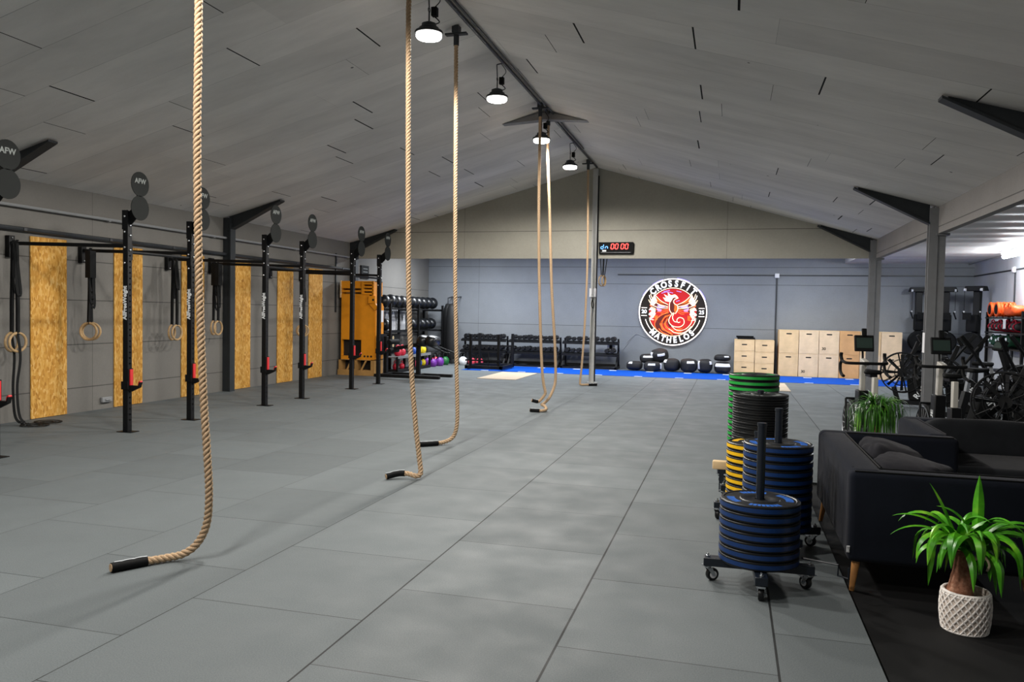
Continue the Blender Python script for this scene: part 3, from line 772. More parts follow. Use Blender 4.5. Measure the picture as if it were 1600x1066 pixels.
def trolley(x, y, rz, polez, lab, handle=False):
    t = empty('plate_trolley', (x, y, 0), 0, lab, 'plate trolley', 'wheeled trolleys for bumper plates')
    c, s_ = math.cos(rz), math.sin(rz)
    def P(u, v, z): return (x+c*u-s_*v, y+s_*u+c*v, z)
    b = MB(); b.xf = Matrix.Translation((x, y, 0)) @ Matrix.Rotation(rz, 4, 'Z')
    b.bx(-.31, .31, -.035, .035, .095, .145); b.build('cross_beam', M['navysteel'], t, bevel=.004)
    b = MB(); b.xf = Matrix.Translation((x, y, 0)) @ Matrix.Rotation(rz, 4, 'Z')
    b.bx(-.035, .035, -.31, -.036, .095, .143); b.bx(-.035, .035, .036, .31, .095, .143); b.build('cross_beam', M['navysteel'], t, bevel=.004)
    b = MB(); b.lathe([(.024, .145), (.024, polez-.02), (.027, polez-.02), (.027, polez), (.022, polez)], 20, (x, y, 0)); b.build('pole', M['navysteel'], t)
    for k, (u, v) in enumerate(((-.285, 0), (.285, 0), (0, -.285), (0, .285))):
        cx, cy, _ = P(u, v, 0)
        a = rz+[.5, 2.2, 1.45, -.4][k]
        X = Matrix.Translation((cx, cy, 0)) @ Matrix.Rotation(a, 4, 'Z')
        b = MB(); b.xf = X
        b.bx(-.03, .03, -.025, .025, .089, .0945); b.lathe([(.02, .08), (.02, .09)], 14)
        b.prism([(-.012, .08), (.02, .08), (.042, .03), (.024, .03)], -.022, -.019, 'Y'); b.prism([(-.012, .08), (.02, .08), (.042, .03), (.024, .03)], .019, .022, 'Y')
        b.bx(-.012, .02, -.022, .022, .078, .082); b.lathe([(.005, -.026), (.005, .026)], 8, (.03, 0, .037), 'Y')
        if k == 1: b.prism([(.03, .06), (.09, .07), (.09, .078), (.03, .07)], -.02, .02, 'Y')
        f = b.build('caster', M['chrome'], t, label='chrome caster')
        b = MB(); b.xf = X; b.lathe([(.02, -.0155), (.035, -.0155), (.0375, -.011), (.0375, .011), (.035, .0155), (.02, .0155)], 22, (.03, 0, .0375), 'Y'); b.build('wheel', M['rubber2'], f)
        b = MB(); b.xf = X; b.lathe([(.006, -.0165), (.022, -.0165), (.022, .0165), (.006, .0165)], 18, (.03, 0, .0375), 'Y'); b.build('hub', M['white'], f)
        b = MB(); b.xf = X; b.lathe([(.012, .143), (.012, .152), (.006, .154), (.006, .164), (.0, .166)], 10); b.build('bolt', M['chrome'], t)
    if handle:
        b = MB(); b.tube([(x+.235, y-.05, .2), (x+.42, y-.12, .2), (x+.42, y-.12, .14), (x+.47, y-.16, .14), (x+.47, y-.16, .2)], .006, 6); b.build('hitch', M['navysteel'], t)
def stack(kind, n, x, y, where, z0=.146):
    o, h = PM[kind]
    for k in range(n):
        c = o if kind not in used else dup(o)
        used.add(kind)
        c.location = (x, y, z0+k*(h+.0006)); c.rotation_euler = (0, 0, RND.random()*6.28)
        frm = n-1-k
        pos = 'top plate' if frm == 0 else 'bottom plate' if k == 0 else '%s plate from the top' % ORD[frm]
        tag(c, '%s of the %s' % (pos, where), 'weight plate', {'blue': 'blue-striped bumper plates', 'yellow': 'yellow-striped bumper plates', 'green': 'green-striped bumper plates', 'black': 'plain black bumper plates'}[kind])
trolley(.195, 4.80, .03, .955, 'navy plate trolley nearest the camera, carrying seven blue-striped plates', True)
stack('blue', 7, .195, 4.80, 'nearest blue-striped bumper stack')
trolley(.335, 5.62, .4, .955, 'navy plate trolley second from the camera, under the taller blue-striped stack')
stack('blue', 11, .335, 5.62, 'taller blue-striped bumper stack behind the first')
trolley(.225, 6.28, 1.62, .70, 'navy plate trolley under the yellow-striped stack')
stack('yellow', 9, .225, 6.28, 'yellow-striped bumper stack')
trolley(.262, 6.95, .15, .955, 'navy plate trolley under the plain black stack')
stack('black', 19, .262, 6.95, 'plain black bumper stack')
trolley(.228, 7.68, .12, .93, 'navy plate trolley farthest back, under the green-striped stack')
stack('green', 17, .228, 7.68, 'green-striped bumper stack')
t = empty('wooden_handle', (-.1, 7.32, .19), 0, 'short pale wooden block jutting out left of the plate stacks', 'wooden block')
b = MB(); b.soft(-.12, .03, 7.26, 7.34, .20, .275, .012, 2); b.build('block', M['ply'], t)
b = MB(); b.bx(-.06, -.02, 7.27, 7.33, .0, .2); b.build('support', M['navysteel'], t)

# ================================================================== SOFAS
FZ = -.02
def leg(t, x, y, lx, ly):
    b = MB(); b.cyl((x+lx, y+ly, FZ), (x, y, .165), .014, .025, 16); return b.build('leg', M['legwood'], t)
def wob(sc_, am): return lambda p: am*noise.noise(p*sc_)
t = empty('sofa', (.69, 4.9, FZ), 0, 'near charcoal fabric sofa on wooden legs, seen from its left end behind the yucca', 'sofa')
x0, x1, y0, y1 = .69, 1.72, 4.9, 6.62
b = MB(); b.soft(x0, x1, y0, y0+.15, .155, .69, .04, 4); b.build('armrest', M['sofa'], t, smooth=60)
b = MB(); b.soft(x0, x1-.06, y1-.15, y1, .155, .70, .045, 4); b.build('armrest', M['sofa'], t, smooth=60)
b = MB(); b.soft(x0+.002, x0+.2, y0+.03, y1-.03, .16, .695, .045, 4); b.build('backrest', M['sofa'], t, smooth=60)
b = MB(); b.soft(x0+.1, x1-.03, y0+.1, y1-.1, .16, .31, .02, 2); b.build('seat_base', M['sofa'], t, smooth=60)
for k in range(2):
    ya = y0+.155+k*.715; b = MB(); b.soft(x0+.2, x1-.02, ya, ya+.70, .31, .435, .05, 5); b.build('seat_cushion', M['sofa2'], t, smooth=60)
b = MB(); b.tube([(x0+.03, y0+.02, .688), (x1-.03, y0+.02, .688)], .005, 6); b.tube([(x0+.03, y0+.135, .69), (x1-.05, y0+.135, .69)], .005, 6); b.tube([(x0+.185, y0+.14, .694), (x0+.185, y1-.14, .694)], .005, 6); b.tube([(x0+.19, y1-.14, .699), (x1-.1, y1-.14, .699)], .005, 6)
b.build('piping', M['blackmatte'], t)
for (x, y, lx, ly) in ((x0+.06, y0+.07, -.025, -.03), (x1-.1, y0+.07, .03, -.03), (x0+.06, y1-.07, -.025, .03), (x1-.1, y1-.07, .03, .03)): leg(t, x, y, lx, ly)
b = MB(); b.bx(x0-.004, x0+.012, y0-.003, y0+.004, .215, .252); g = b.build('fabric_tag', M['white'], t)
text('lettering', 'SITS', .02, M['blackmatte'], g, (x0+.004, y0-.0038, .232), basis((0, 0, -1), (1, 0, 0)), .0003)
def pillow(c, size, th, tilt, yaw, lab, seed):
    t = empty('throw_pillow', c, 0, lab, 'pillow')
    R = Matrix.Rotation(yaw, 3, 'Z') @ Matrix.Rotation(tilt, 3, 'Y')
    b = MB(); off = Vector((seed*3.1, seed*1.7, seed))
    def dp(p): return .10*noise.noise(p*5.5+off)+.07*abs(noise.noise(p*11.+off))*2-.06
    b.superell(c, (th/2, size/2, size/2), .55, .62, 44, 30, R, dp)
    b.build('cushion', M['pillow'], t, smooth=180)
pillow((1.13, 6.14, .57), .44, .24, -1.3, .0, 'dark crumpled pillow leaning in the back corner of the near sofa', 1)
pillow((1.15, 5.60, .565), .46, .23, -1.42, -.3, 'dark crumpled pillow slumped in front of the other on the near sofa', 2)

t = empty('sofa', (1.5, 6.78, FZ), 0, 'farther charcoal fabric sofa facing the camera, partly behind the near sofa', 'sofa')
x0, x1, y0, y1 = 1.5, 3.5, 6.74, 7.92
b = MB(); b.soft(x0, x0+.16, y0+.02, y1-.02, .155, .685, .045, 4); b.build('armrest', M['sofa'], t, smooth=60)
b = MB(); b.soft(x1-.16, x1, y0+.02, y1-.02, .155, .685, .045, 4); b.build('armrest', M['sofa'], t, smooth=60)
b = MB(); b.soft(x0+.02, x1-.02, y1-.2, y1, .155, .69, .05, 4); b.build('backrest', M['sofa'], t, smooth=60)
b = MB(); b.soft(x0+.1, x1-.1, y0+.02, y1-.1, .16, .31, .02, 2); b.build('seat_base', M['sofa'], t, smooth=60)
for k in range(2):
    xa = x0+.165+k*.84; b = MB(); b.soft(xa, xa+.83, y0, y1-.2, .31, .445, .055, 5); b.build('seat_cushion', M['sofa2'], t, smooth=60)
    b = MB(); b.superell((xa+.415, y1-.31, .545), (.43, .13, .175), .4, .35, 40, 20, Matrix.Rotation(-.18, 3, 'X'), lambda p: .05*noise.noise(p*5+Vector((k*7., 1, 3)))); b.build('back_cushion', M['sofa2'], t, smooth=180)
b = MB(); b.tube([(x0+.14, y0+.05, .684), (x0+.14, y1-.2, .687)], .005, 6); b.build('piping', M['pillow'], t)
for (x, y, lx, ly) in ((x0+.07, y0+.09, -.02, -.03), (x1-.07, y0+.09, .02, -.03), (x0+.07, y1-.07, -.02, .03), (x1-.07, y1-.07, .02, .03)): leg(t, x, y, lx, ly)

# ================================================================== PLANTS
def blade(b, o, az, lift, L, w, droop, n=9, twist=0., fold=.25):
    """one strap leaf: leaves along az, rises by lift, bends down with droop"""
    p = Vector(o); e = lift; d = []
    rows = []
    for i in range(n+1):
        s = i/n
        dirv = Vector((math.cos(az)*math.cos(e), math.sin(az)*math.cos(e), math.sin(e)))
        ww = w*min(1., .35+2.6*s)*(1-max(0, (s-.55)/.45)**1.6)+.0006
        side = Vector((-math.sin(az+twist*s), math.cos(az+twist*s), 0)); up = side.cross(dirv)
        rows.append((p-side*ww/2+up*ww*fold, p.copy(), p+side*ww/2+up*ww*fold))
        p = p+dirv*(L/n); e -= droop*(L/n)*(1+1.4*s)
        e = max(e, -1.52)
    vs = [q for r in rows for q in r]; fs = []
    for i in range(n):
        a = i*3; fs += [(a, a+1, a+4, a+3), (a+1, a+2, a+5, a+4)]
    b.add(vs, fs)
px, py = 1.205, 4.5
t = empty('potted_yucca', (px, py, FZ), 0, 'potted yucca with thick brown trunk in a white woven basket in front of the sofa', 'plant')
def prof(z): return .104+.010*math.sin((z+.01)/.22*PI)
b = MB(); zs = [FZ+.001+.2*i/12 for i in range(13)]
b.lathe([(.05, FZ+.001)]+[(prof(z), z) for z in zs]+[(.102, .188), (.097, .186), (.094, .17), (.095, .10)], 40, (px, py, 0), caps=False); pot = b.build('basket', M['weaveb'], t)
b = MB()
for s in (1, -1):
    for k in range(22):
        q = []
        for i in range(21):
            z = FZ+.005+.196*i/20; a = 2*PI*k/22+s*1.25*i/20; r = prof(z)+.004
            q.append((px+r*math.cos(a), py+r*math.sin(a), z))
        b.tube(q, .0042, 5)
b.torus((px, py, .182), .106, .0075, 'Z', 40, 6); b.torus((px, py, .170), .109, .006, 'Z', 40, 6); b.torus((px, py, FZ+.007), .105, .006, 'Z', 40, 6)
b.build('woven_strands', M['weave'], pot)
b = MB(); b.lathe([(0, .145), (.06, .148), (.096, .14)], 30, (px, py, 0)); b.build('soil', M['soil'], t)
b = MB(); q = []; rr = []
for i in range(15):
    s = i/14; q.append((px-.03+.02*s-.015*s*s, py, .13+.255*s)); rr.append(.042*(1-s)**1.3+.030+.004*noise.noise(Vector((0, 0, s*9))))
b.tube(q, rr, 22); trunk = b.build('trunk', M['bark'], t, smooth=80)
b = MB(); rl = random.Random(5)
for (cx, cy, cz, nn) in ((px-.045, py+.0, .39, 19), (px+.03, py-.012, .38, 19)):
    for k in range(nn):
        az = 2.4*k+rl.uniform(-.3, .3); s = k/nn
        lift = .55+.9*s+rl.uniform(-.2, .2)
        blade(b, (cx+.012*math.cos(az), cy+.012*math.sin(az), cz+.05*s), az, lift, rl.uniform(.28, .42), rl.uniform(.030, .046), rl.uniform(5.5, 9.)*(1-.45*s), 14, rl.uniform(-.4, .4))
# the big leaves that stand out
for az, lift, L_, w_, dr, ox in ((1.2, 1.52, .36, .052, -.05, .035), (-1.25, 1.45, .33, .05, 8.5, .035), (2.6, 1.3, .33, .036, .9, -.05), (3.0, .95, .36, .034, 2.6, -.05), (3.35, .75, .38, .024, 2.6, -.05), (3.6, .9, .36, .042, 5.2, -.05),
                                 (-1.95, 1.15, .36, .054, 7.2, -.05), (-2.45, 1.0, .36, .05, 6.4, -.055), (-.35, 1.05, .46, .048, 5.0, .04), (.15, 1.0, .5, .036, 4.0, .04), (-.9, 1.1, .40, .05, 6.2, .04), (-1.5, 1.2, .36, .052, 8.2, .0), (.5, 1.1, .44, .04, 4.4, .04), (-.05, .75, .44, .038, 3.6, .045)):
    blade(b, (px+ox, py-.02, .425), az, lift, L_, w_, dr, 14, rl.uniform(-.25, .25))
b.build('foliage', M['leaf'], t, smooth=50)
b = MB(); b.tube(spline([(px+.03, py-.02, .36), (px+.07, py-.05, .37), (px+.085, py-.06, .34), (px+.075, py-.06, .31)], 6), [.012]*7+[.006]*12, 8); b.build('dry_sheath', M['beige'], t)

px, py = 1.44, 8.5
t = empty('potted_grass_palm', (px, py, 0), 0, 'leafy plant with long thin drooping leaves between the sofas and the bikes', 'plant')
b = MB(); b.lathe([(.10, .0), (.13, .02), (.15, .27), (.155, .28), (.14, .28), (.135, .24), (0, .24)], 32, (px, py, 0)); b.build('pot', M['white'], t)
b = MB(); b.tube([(px, py, .2), (px, py, .45), (px+.01, py, .66)], [.05, .03, .022], 14); b.build('trunk', M['bark'], t)
b = MB(); rl = random.Random(9)
for k in range(190):
    az = rl.uniform(0, 2*PI); s = rl.random()
    cx = px+(.05 if k % 2 else -.05)
    blade(b, (cx, py+rl.uniform(-.03, .03), .62+.08*s), az, rl.uniform(.5, 1.35), rl.uniform(.36, .6), rl.uniform(.008, .015), rl.uniform(6, 10), 10, 0, .15)
for k in range(26):
    az = rl.uniform(0, 2*PI); blade(b, (px+(.05 if k % 2 else -.05), py, .70), az, rl.uniform(1.1, 1.5), rl.uniform(.14, .24), .016, rl.uniform(3, 8), 8)
b.build('foliage', M['leaf2'], t, smooth=50)

# ================================================================== BACK ROOM
b = MB(); b.bx(-6.95, 4.6, 20.1, 22.18, 0, .006); tag(b.build('turf_track', M['blue_turf'], None), 'long strip of bright blue turf across the floor by the back wall', 'turf')
n_ = 0
for row, y in (('front', 20.16), ('back', 21.9)):
    for k in range(11):
        x = -6.4+k*1.02+(0 if row == 'front' else .12)
        if x > 4.4: continue
        b = MB(); b.bx(x, x+.2, y-.05 if row == 'back' else y-.04, y+.13 if row == 'back' else y+.04, .0062, .008)
        tag(b.build('turf_mark', M['mark'], None), '%s white dash from the left along the %s edge of the blue turf' % (ORD[k], row), 'floor marking', 'white dashes on the blue turf')
b = MB(); b.bx(-5.72, -4.78, 17.7, 19.85, 0, .012); tag(b.build('lifting_platform', M['platform'], None, bevel=.003), 'pale wooden floor panel before the blue turf, left of the middle post', 'floor panel')
b = MB(); b.bx(.3, 1.28, 17.7, 19.75, 0, .012); tag(b.build('lifting_platform', M['platform'], None, bevel=.003), 'pale wooden floor panel half hidden behind the green-striped plates', 'floor panel')

# dumbbell racks and dumbbells
def drack(x0, x1, lab):
    t = empty('dumbbell_rack', ((x0+x1)/2, 22.6, 0), 0, lab, 'dumbbell rack', 'two-tier dumbbell racks along the back wall')
    for x in (x0, x1-.06):
        b = MB(); b.bar((x+.03, 22.86, .0), (x+.03, 22.74, .86), .06, .05, (1, 0, 0)); b.bar((x+.03, 22.2, .035), (x+.03, 22.95, .035), .06, .07); b.bar((x+.03, 22.35, .06), (x+.03, 22.76, .5), .05, .05, (1, 0, 0)); b.build('side_frame', M['black'], t, bevel=.004)
    for z in (.42, .75):
        b = MB()
        for dy in (.0, .16):
            b.prism([(22.40+dy+(.1 if z > .5 else 0), z-.02), (22.50+dy+(.1 if z > .5 else 0), z+.015), (22.50+dy+(.1 if z > .5 else 0), z+.03), (22.395+dy+(.1 if z > .5 else 0), z-.005)], x0, x1, 'X')
        b.bx(x0, x1, 22.36+(.1 if z > .5 else 0), 22.40+(.1 if z > .5 else 0), z-.06, z-.0)
        b.build('shelf', M['black'], t)
    b = MB(); b.bx(x0, x1, 22.88, 22.92, .05, .12); b.bx(x0, x1, 22.2, 22.26, .01, .06); b.build('base_rail', M['black'], t)
    return t
xs = ((-7.78, -6.38), (-6.3, -4.76), (-4.68, -3.06))
rn = ('left', 'middle', 'right')
for (a, c), r in zip(xs, rn): rk = drack(a, c, '%s two-tier black dumbbell rack against the back wall' % r)
b = MB(); b.bx(-3.42, -3.2, 22.80, 22.81, .50, .72); g = b.build('label_plate', M['white'], rk)
b = MB(); b.bx(-3.36, -3.27, 22.797, 22.80, .56, .68); b.build('printed_mark', M['blackmatte'], g)
dproto = None
for (a, c), r in zip(xs, rn):
    for tier, z, dy in (('top', .815, .1), ('lower', .485, 0)):
        n = 9
        for k in range(n):
            if r == 'right' and tier == 'lower' and 3 <= k <= 6: continue
            lab = '%s dumbbell from the left on the %s tier of the %s rack' % (ORD[k], tier, r)
            if dproto is None:
                t = dproto = empty('dumbbell', (0, 0, 0), 0, lab, 'dumbbell', 'black dumbbells on the racks')
                b = MB(); b.tube([(0, -.07, 0), (0, -.035, 0), (0, 0, 0), (0, .035, 0), (0, .07, 0)], [.014, .016, .0175, .016, .014], 10); b.build('handle', M['chrome'], t)
                for s in (-1, 1):
                    b = MB(); b.lathe([(.05, s*.068), (.066, s*.08), (.066, s*.15), (.054, s*.165)], 8, (0, 0, 0), 'Y'); b.build('head', M['rubber2'], t, smooth=20)
                o = t
            else: o = dup(dproto)
            o.location = (a+.15+(c-a-.30)*k/(n-1), 22.53+dy, z); o.rotation_euler = (0, 0, 0)
            s = .85+.3*((k*7+3) % 5)/5; o.scale = (s, s, s); o['label'] = lab
            o.location.z = z-.03+.066*s
# black steel storage cart in front of the left rack
t = empty('storage_cart', (-6.35, 20.9, 0), 0, 'black steel cart with upright posts standing on the end of the blue turf', 'storage cart')
b = MB(); b.bx(-6.9, -5.85, 20.25, 20.33, .03, .12); b.bx(-6.9, -5.85, 21.4, 21.48, .03, .12); b.bx(-6.9, -6.82, 20.25, 21.48, .03, .12); b.bx(-5.93, -5.85, 20.25, 21.48, .03, .12); b.build('base_frame', M['black'], t, bevel=.005)
for x, y in ((-6.75, 20.3), (-6.86, 21.44), (-5.99, 20.4), (-5.89, 21.44)):
    b = MB(); b.bx(x-.035, x+.035, y-.035, y+.035, .1, .97); b.build('post', M['black'], t, bevel=.004)
for z in (.26, .62):
    b = MB(); b.bx(-6.9, -5.86, 20.29, 20.33, z-.02, z+.02) if z < .5 else b.bx(-6.9, -5.86, 21.42, 21.46, z-.02, z+.02); b.build('cross_rail', M['black'], t)
for x in (-6.5, -6.25):
    b = MB(); b.tube([(x, 20.31, .1), (x, 20.31, .5)], .014, 8); b.build('peg', M['black'], t)
for x, y in ((-6.7, 20.4), (-6.4, 20.5)):
    pass

# sign
SX, SZ, SR, SY = -1.60, 1.665, .955, YB-.07
t = empty('neon_sign', (SX, YB, SZ), 0, 'round glowing phoenix sign on the back wall with white lettering', 'neon sign')
b = MB(); b.lathe([(SR, 0), (SR, .02)], 72, (SX, SY, SZ), 'Y'); b.build('backing_disc', M['signblack'], t)
b = MB(); b.lathe([(.665, -.004), (.665, 0)], 64, (SX, SY, SZ), 'Y'); b.build('red_field', M['signred'], t)
for dx, dz in ((-.5, .5), (.5, .5), (-.5, -.5), (.5, -.5)):
    b = MB(); b.lathe([(.02, .02), (.02, .07)], 10, (SX+dx, SY, SZ+dz), 'Y'); b.build('standoff', M['steel'], t)
def S(u, v, d=.012): return (SX+u*SR, SY-d, SZ+v*SR)
def arc(r, a0, a1, n=40): return [(r*math.cos(math.radians(a0+(a1-a0)*i/n)), r*math.sin(math.radians(a0+(a1-a0)*i/n))) for i in range(n+1)]
def tubes(name, lines, m, r=.011, d=.012, label=None, sm=True):
    b = MB()
    for L in lines:
        q = [S(u, v, d) for u, v in L]
        if sm and len(q) > 2: q = spline(q, 5)
        b.tube(q, r, 6)
    return b.build(name, m, t, label=label)
def patch(name, polys, m, d=.006):
    b = MB()
    for p in polys: b.add([S(u, v, d) for u, v in p], [tuple(range(len(p)))])
    return b.build(name, m, t, smooth=0)
b = MB(); b.torus((SX, SY-.01, SZ), SR-.008, .014, 'Y', 90, 8); b.build('outer_neon_ring', M['neon'], t)
tubes('inner_neon_ring', [arc(.72, 40, 140, 30), arc(.72, 200, 340, 40)], M['neonwarm'], .009, sm=False)
tubes('side_neon_arc', [arc(.83, 196, 226, 14), arc(.83, 314, 344, 14)], M['neon'], .009, sm=False)
def arc_text(body, rad, a_mid, step, size, inward):
    n = len(body)
    for i, ch in enumerate(body):
        a = math.radians(a_mid+(step*((n-1)/2-i) if not inward else -step*((n-1)/2-i)))
        rx = a-PI/2 if not inward else a+PI/2
        x = Vector((math.cos(rx), 0, math.sin(rx))); y = Vector((-math.sin(rx), 0, math.cos(rx)))
        text('letter', ch, size, M['neonletter'], t, S(rad*math.cos(a), rad*math.sin(a), .022), basis(x, y), .006, xs=.86, bold=.008)
arc_text('CROSSFIT', .845, 90, 12.6, .25, False)
arc_text('MATHELOS', .845, 270, 12.2, .23, True)
text('numeral', '20', .15, M['neonletter'], t, S(-.845, -.0), FRONT, .004, bold=.003)
text('numeral', '25', .15, M['neonletter'], t, S(.845, -.0), FRONT, .004, bold=.003)
tubes('number_rule', [[(-.93, .12), (-.76, .12)], [(-.93, -.12), (-.76, -.12)], [(.76, .12), (.93, .12)], [(.76, -.12), (.93, -.12)]], M['neon'], .008, sm=False)
# phoenix: flat feather shapes, then neon outlines
def fl(P): return [(-u, v) for u, v in P]
# tail, swirling up to the right
patch('tail_shape', [[(-.02, .02), (-.2, -.04), (-.42, -.18), (-.52, -.38), (-.46, -.55), (-.28, -.66), (0, -.70), (.28, -.66), (.5, -.5), (.58, -.3), (.5, -.42), (.3, -.52), (.12, -.5), (-.06, -.38), (-.12, -.2), (-.02, -.04)]], M['signmaroon'], .0055)
for k, (m_, s) in enumerate((('signorange', .0), ('signred', .05), ('signorange', .11), ('signred', .17))):
    def q(sh, w):
        up = [(-.06-s*.3, -.06), (-.26+s, -.16), (-.38+s*1.1, -.36), (-.30+s, -.54+s*.3), (-.04+s*.4, -.64+s*.7), (.26, -.60+s*.8), (.48-s*.3, -.42+s*.6)]
        return up
    A = q(0, 0); B = [(u+.035, v+.045) for u, v in A[::-1]]
    patch('tail_feather', [A+B[1:-1]], M[m_], .0065+.0004*k)
tubes('tail_neon', [[(-.12, -.02), (-.34, -.1), (-.5, -.27), (-.5, -.48), (-.36, -.62)], [(-.06, -.08), (-.26, -.2), (-.3, -.42), (-.16, -.58), (.02, -.68)], [(-.14, -.2), (-.2, -.36), (-.1, -.5), (.04, -.56)], [(-.4, -.5), (-.28, -.62), (-.1, -.69)]], M['neonor'], .009)
tubes('tail_neon', [[(.02, -.02), (-.08, -.16), (-.1, -.3), (.02, -.42), (.22, -.44), (.34, -.34), (.32, -.2), (.2, -.16), (.13, -.24), (.17, -.31), (.23, -.29)], [(.05, -.02), (.0, -.15), (.05, -.27), (.13, -.3)], [(-.02, -.42), (.14, -.54), (.36, -.52), (.53, -.36), (.6, -.16)], [(-.1, -.5), (.1, -.62), (.36, -.6), (.56, -.42)]], M['neonwarm'], .010)
tubes('tail_neon', [[(-.2, -.48), (.0, -.62), (.2, -.66)], [(.0, -.5), (.2, -.57), (.42, -.5)]], M['neonred'], .009)
# body and head
patch('body_shape', [[(-.02, .46), (.07, .42), (.02, .32), (.06, .24), (.13, .16), (.13, .04), (.04, -.06), (-.05, -.12), (-.08, 0), (-.1, .12), (-.08, .26), (-.07, .38)]], M['signmaroon'], .007)
patch('breast_shape', [[(.03, .3), (.12, .2), (.14, .08), (.07, -.02), (.04, .06), (.05, .16)]], M['signorange'], .0075)
patch('crest_shape', [[(-.06, .3), (-.22, .32), (-.3, .44), (-.2, .42), (-.28, .54), (-.14, .47), (-.16, .6), (-.06, .5), (.06, .53), (.14, .46), (.16, .40), (.06, .44), (0, .42)]], M['signcream'], .0078)
tubes('body_neon', [[(.15, .42), (.08, .5), (-.02, .5), (-.14, .44), (-.2, .36)], [(.15, .42), (.06, .38), (.02, .32), (.05, .25), (.13, .2), (.15, .08), (.08, -.05)], [(-.08, .34), (-.1, .2), (-.09, .06), (-.02, -.05)]], M['neonwarm'], .010)
# wings
for f, nm in ((lambda P: P, 'right'), (fl, 'left')):
    patch('wing_shape', [f([(.13, .22), (.34, .34), (.46, .46), (.54, .54), (.62, .44), (.68, .3), (.68, .08), (.6, -.04), (.46, .0), (.3, .06), (.16, .1)])], M['signmaroon'], .007)
    patch('wing_feather', [f([(.46, .32), (.52, .46), (.56, .52), (.60, .42), (.66, .34), (.66, .2), (.58, .18), (.52, .24)]), f([(.5, .1), (.62, .16), (.69, .1), (.62, .02), (.71, -.06), (.58, -.1), (.72, -.2), (.52, -.12)])], M['signcream'], .0078)
    patch('wing_feather', [f([(.2, .24), (.36, .33), (.48, .42), (.5, .34), (.36, .26)]), f([(.44, -.1), (.62, -.12), (.5, -.2), (.6, -.28), (.44, -.24)])], M['signorange'], .0076)
    patch('wing_feather', [f([(.22, .15), (.36, .22), (.46, .2), (.4, .12)]), f([(.32, .07), (.48, .12), (.44, .02), (.34, .02)])], M['neonvio'], .0077)
    tubes('wing_neon', [f([(.14, .22), (.32, .31), (.46, .43), (.56, .56)]), f([(.14, .16), (.34, .2), (.5, .28), (.62, .42), (.66, .54)]), f([(.14, .12), (.36, .12), (.56, .18), (.66, .26), (.72, .36)])], M['neonwarm'], .009)
    tubes('wing_neon', [f([(.14, .09), (.34, .05), (.52, .08), (.68, .2)]), f([(.13, .06), (.3, -.01), (.46, .0)]), f([(.12, .03), (.24, -.05), (.34, -.06)]), f([(.2, .18), (.4, .24), (.58, .36)])], M['neonor'], .008)
    tubes('wing_neon', [f([(.5, -.06), (.7, -.08), (.56, -.15), (.68, -.22), (.56, -.24)]), f([(.58, .06), (.70, .06)]), f([(.62, .3), (.68, .42), (.7, .5)])], M['neon'], .009)
for L_ in [[(-.34, .56), (-.18, .6), (.0, .57)], [(-.28, .61), (-.1, .65)], [(.1, .63), (.24, .6)], [(.1, .32), (.2, .35)]]: tubes('violet_stroke', [L_], M['neonvio'], .009)
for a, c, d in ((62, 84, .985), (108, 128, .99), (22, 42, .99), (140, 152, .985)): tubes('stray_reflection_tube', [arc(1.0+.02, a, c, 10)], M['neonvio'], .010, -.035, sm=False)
l = area('sign_glow', (SX, SY-.25, SZ), 1.4, 1.4, 9, (1., .8, .72), (-PI/2, 0, 0))
b = MB(); b.tube(spline([(-2.9, YB-.01, .75), (-2.65, YB-.01, 1.0), (-2.4, YB-.01, .93), (-2.2, YB-.01, .9)], 6), .006, 6); b.tube([(-3.0, YB-.01, .55), (-2.66, YB-.012, 1.0)], .006, 6); tag(b.build('sign_wire', M['pipe'], None), 'thin grey wire running down the back wall from the round sign', 'wire')

t = empty('notice_sheet', (2.745, 12.8, 1.08), 0, 'small white sheet of paper stuck on the wide grey column', 'paper sheet')
b = MB(); b.bx(2.741, 2.7465, 12.735, 12.865, 1.09, 1.385); b.build('sheet', M['white'], t)
# sandbags
def sandbag(x, y, z, d, tilt, yaw, lab, patches):
    t = empty('sandbag', (x, y, z), 0, lab, 'sandbag', 'black sandbags heaped under the sign')
    R = Matrix.Rotation(yaw, 3, 'Z') @ Matrix.Rotation(tilt, 3, 'X')
    off = Vector((x*3, y, z*5))
    b = MB(); b.superell((x, y, z), d, .62, .75, 28, 16, R, lambda p: .09*noise.noise(p*6+off)); b.build('bag', M['bag'], t, smooth=180)
    for (u0, u1, v0, v1) in patches:
        b = MB(); n = 6; vs = []
        def sp(q, e): return math.copysign(abs(q)**e, q)
        for j in range(n+1):
            for i in range(n+1):
                u = u0+(u1-u0)*i/n; v = v0+(v1-v0)*j/n
                p = Vector((d[0]*sp(math.cos(v), .62)*sp(math.cos(u), .75), d[1]*sp(math.cos(v), .62)*sp(math.sin(u), .75), d[2]*sp(math.sin(v), .62)))
                p = p*(1.02+.09*noise.noise(p*6+off)); vs.append(Vector((x, y, z))+R @ p)
        b.add(vs, [(j*(n+1)+i, j*(n+1)+i+1, (j+1)*(n+1)+i+1, (j+1)*(n+1)+i) for j in range(n) for i in range(n)])
        b.build('white_panel', M['white'], t, smooth=180)
sandbag(-2.56, 22.3, 0.144, (.22, .22, .125), 0, .0, 'leftmost sandbag on the floor, low and round, under the sign', [(-2.3, -1.7, .3, .9)])
sandbag(-2.24, 22.5, 0.342, (.20, .2, .125), .1, .2, 'sandbag with white top flap lying second from the left in the heap', [(-2.2, -.8, .25, .8)])
sandbag(-1.90, 22.52, 0.442, (.23, .22, .18), .3, -.4, 'topmost sandbag of the heap, with two white bands', [(-1.4, -.3, .1, .45), (-2.6, -1.9, -.2, .7)])
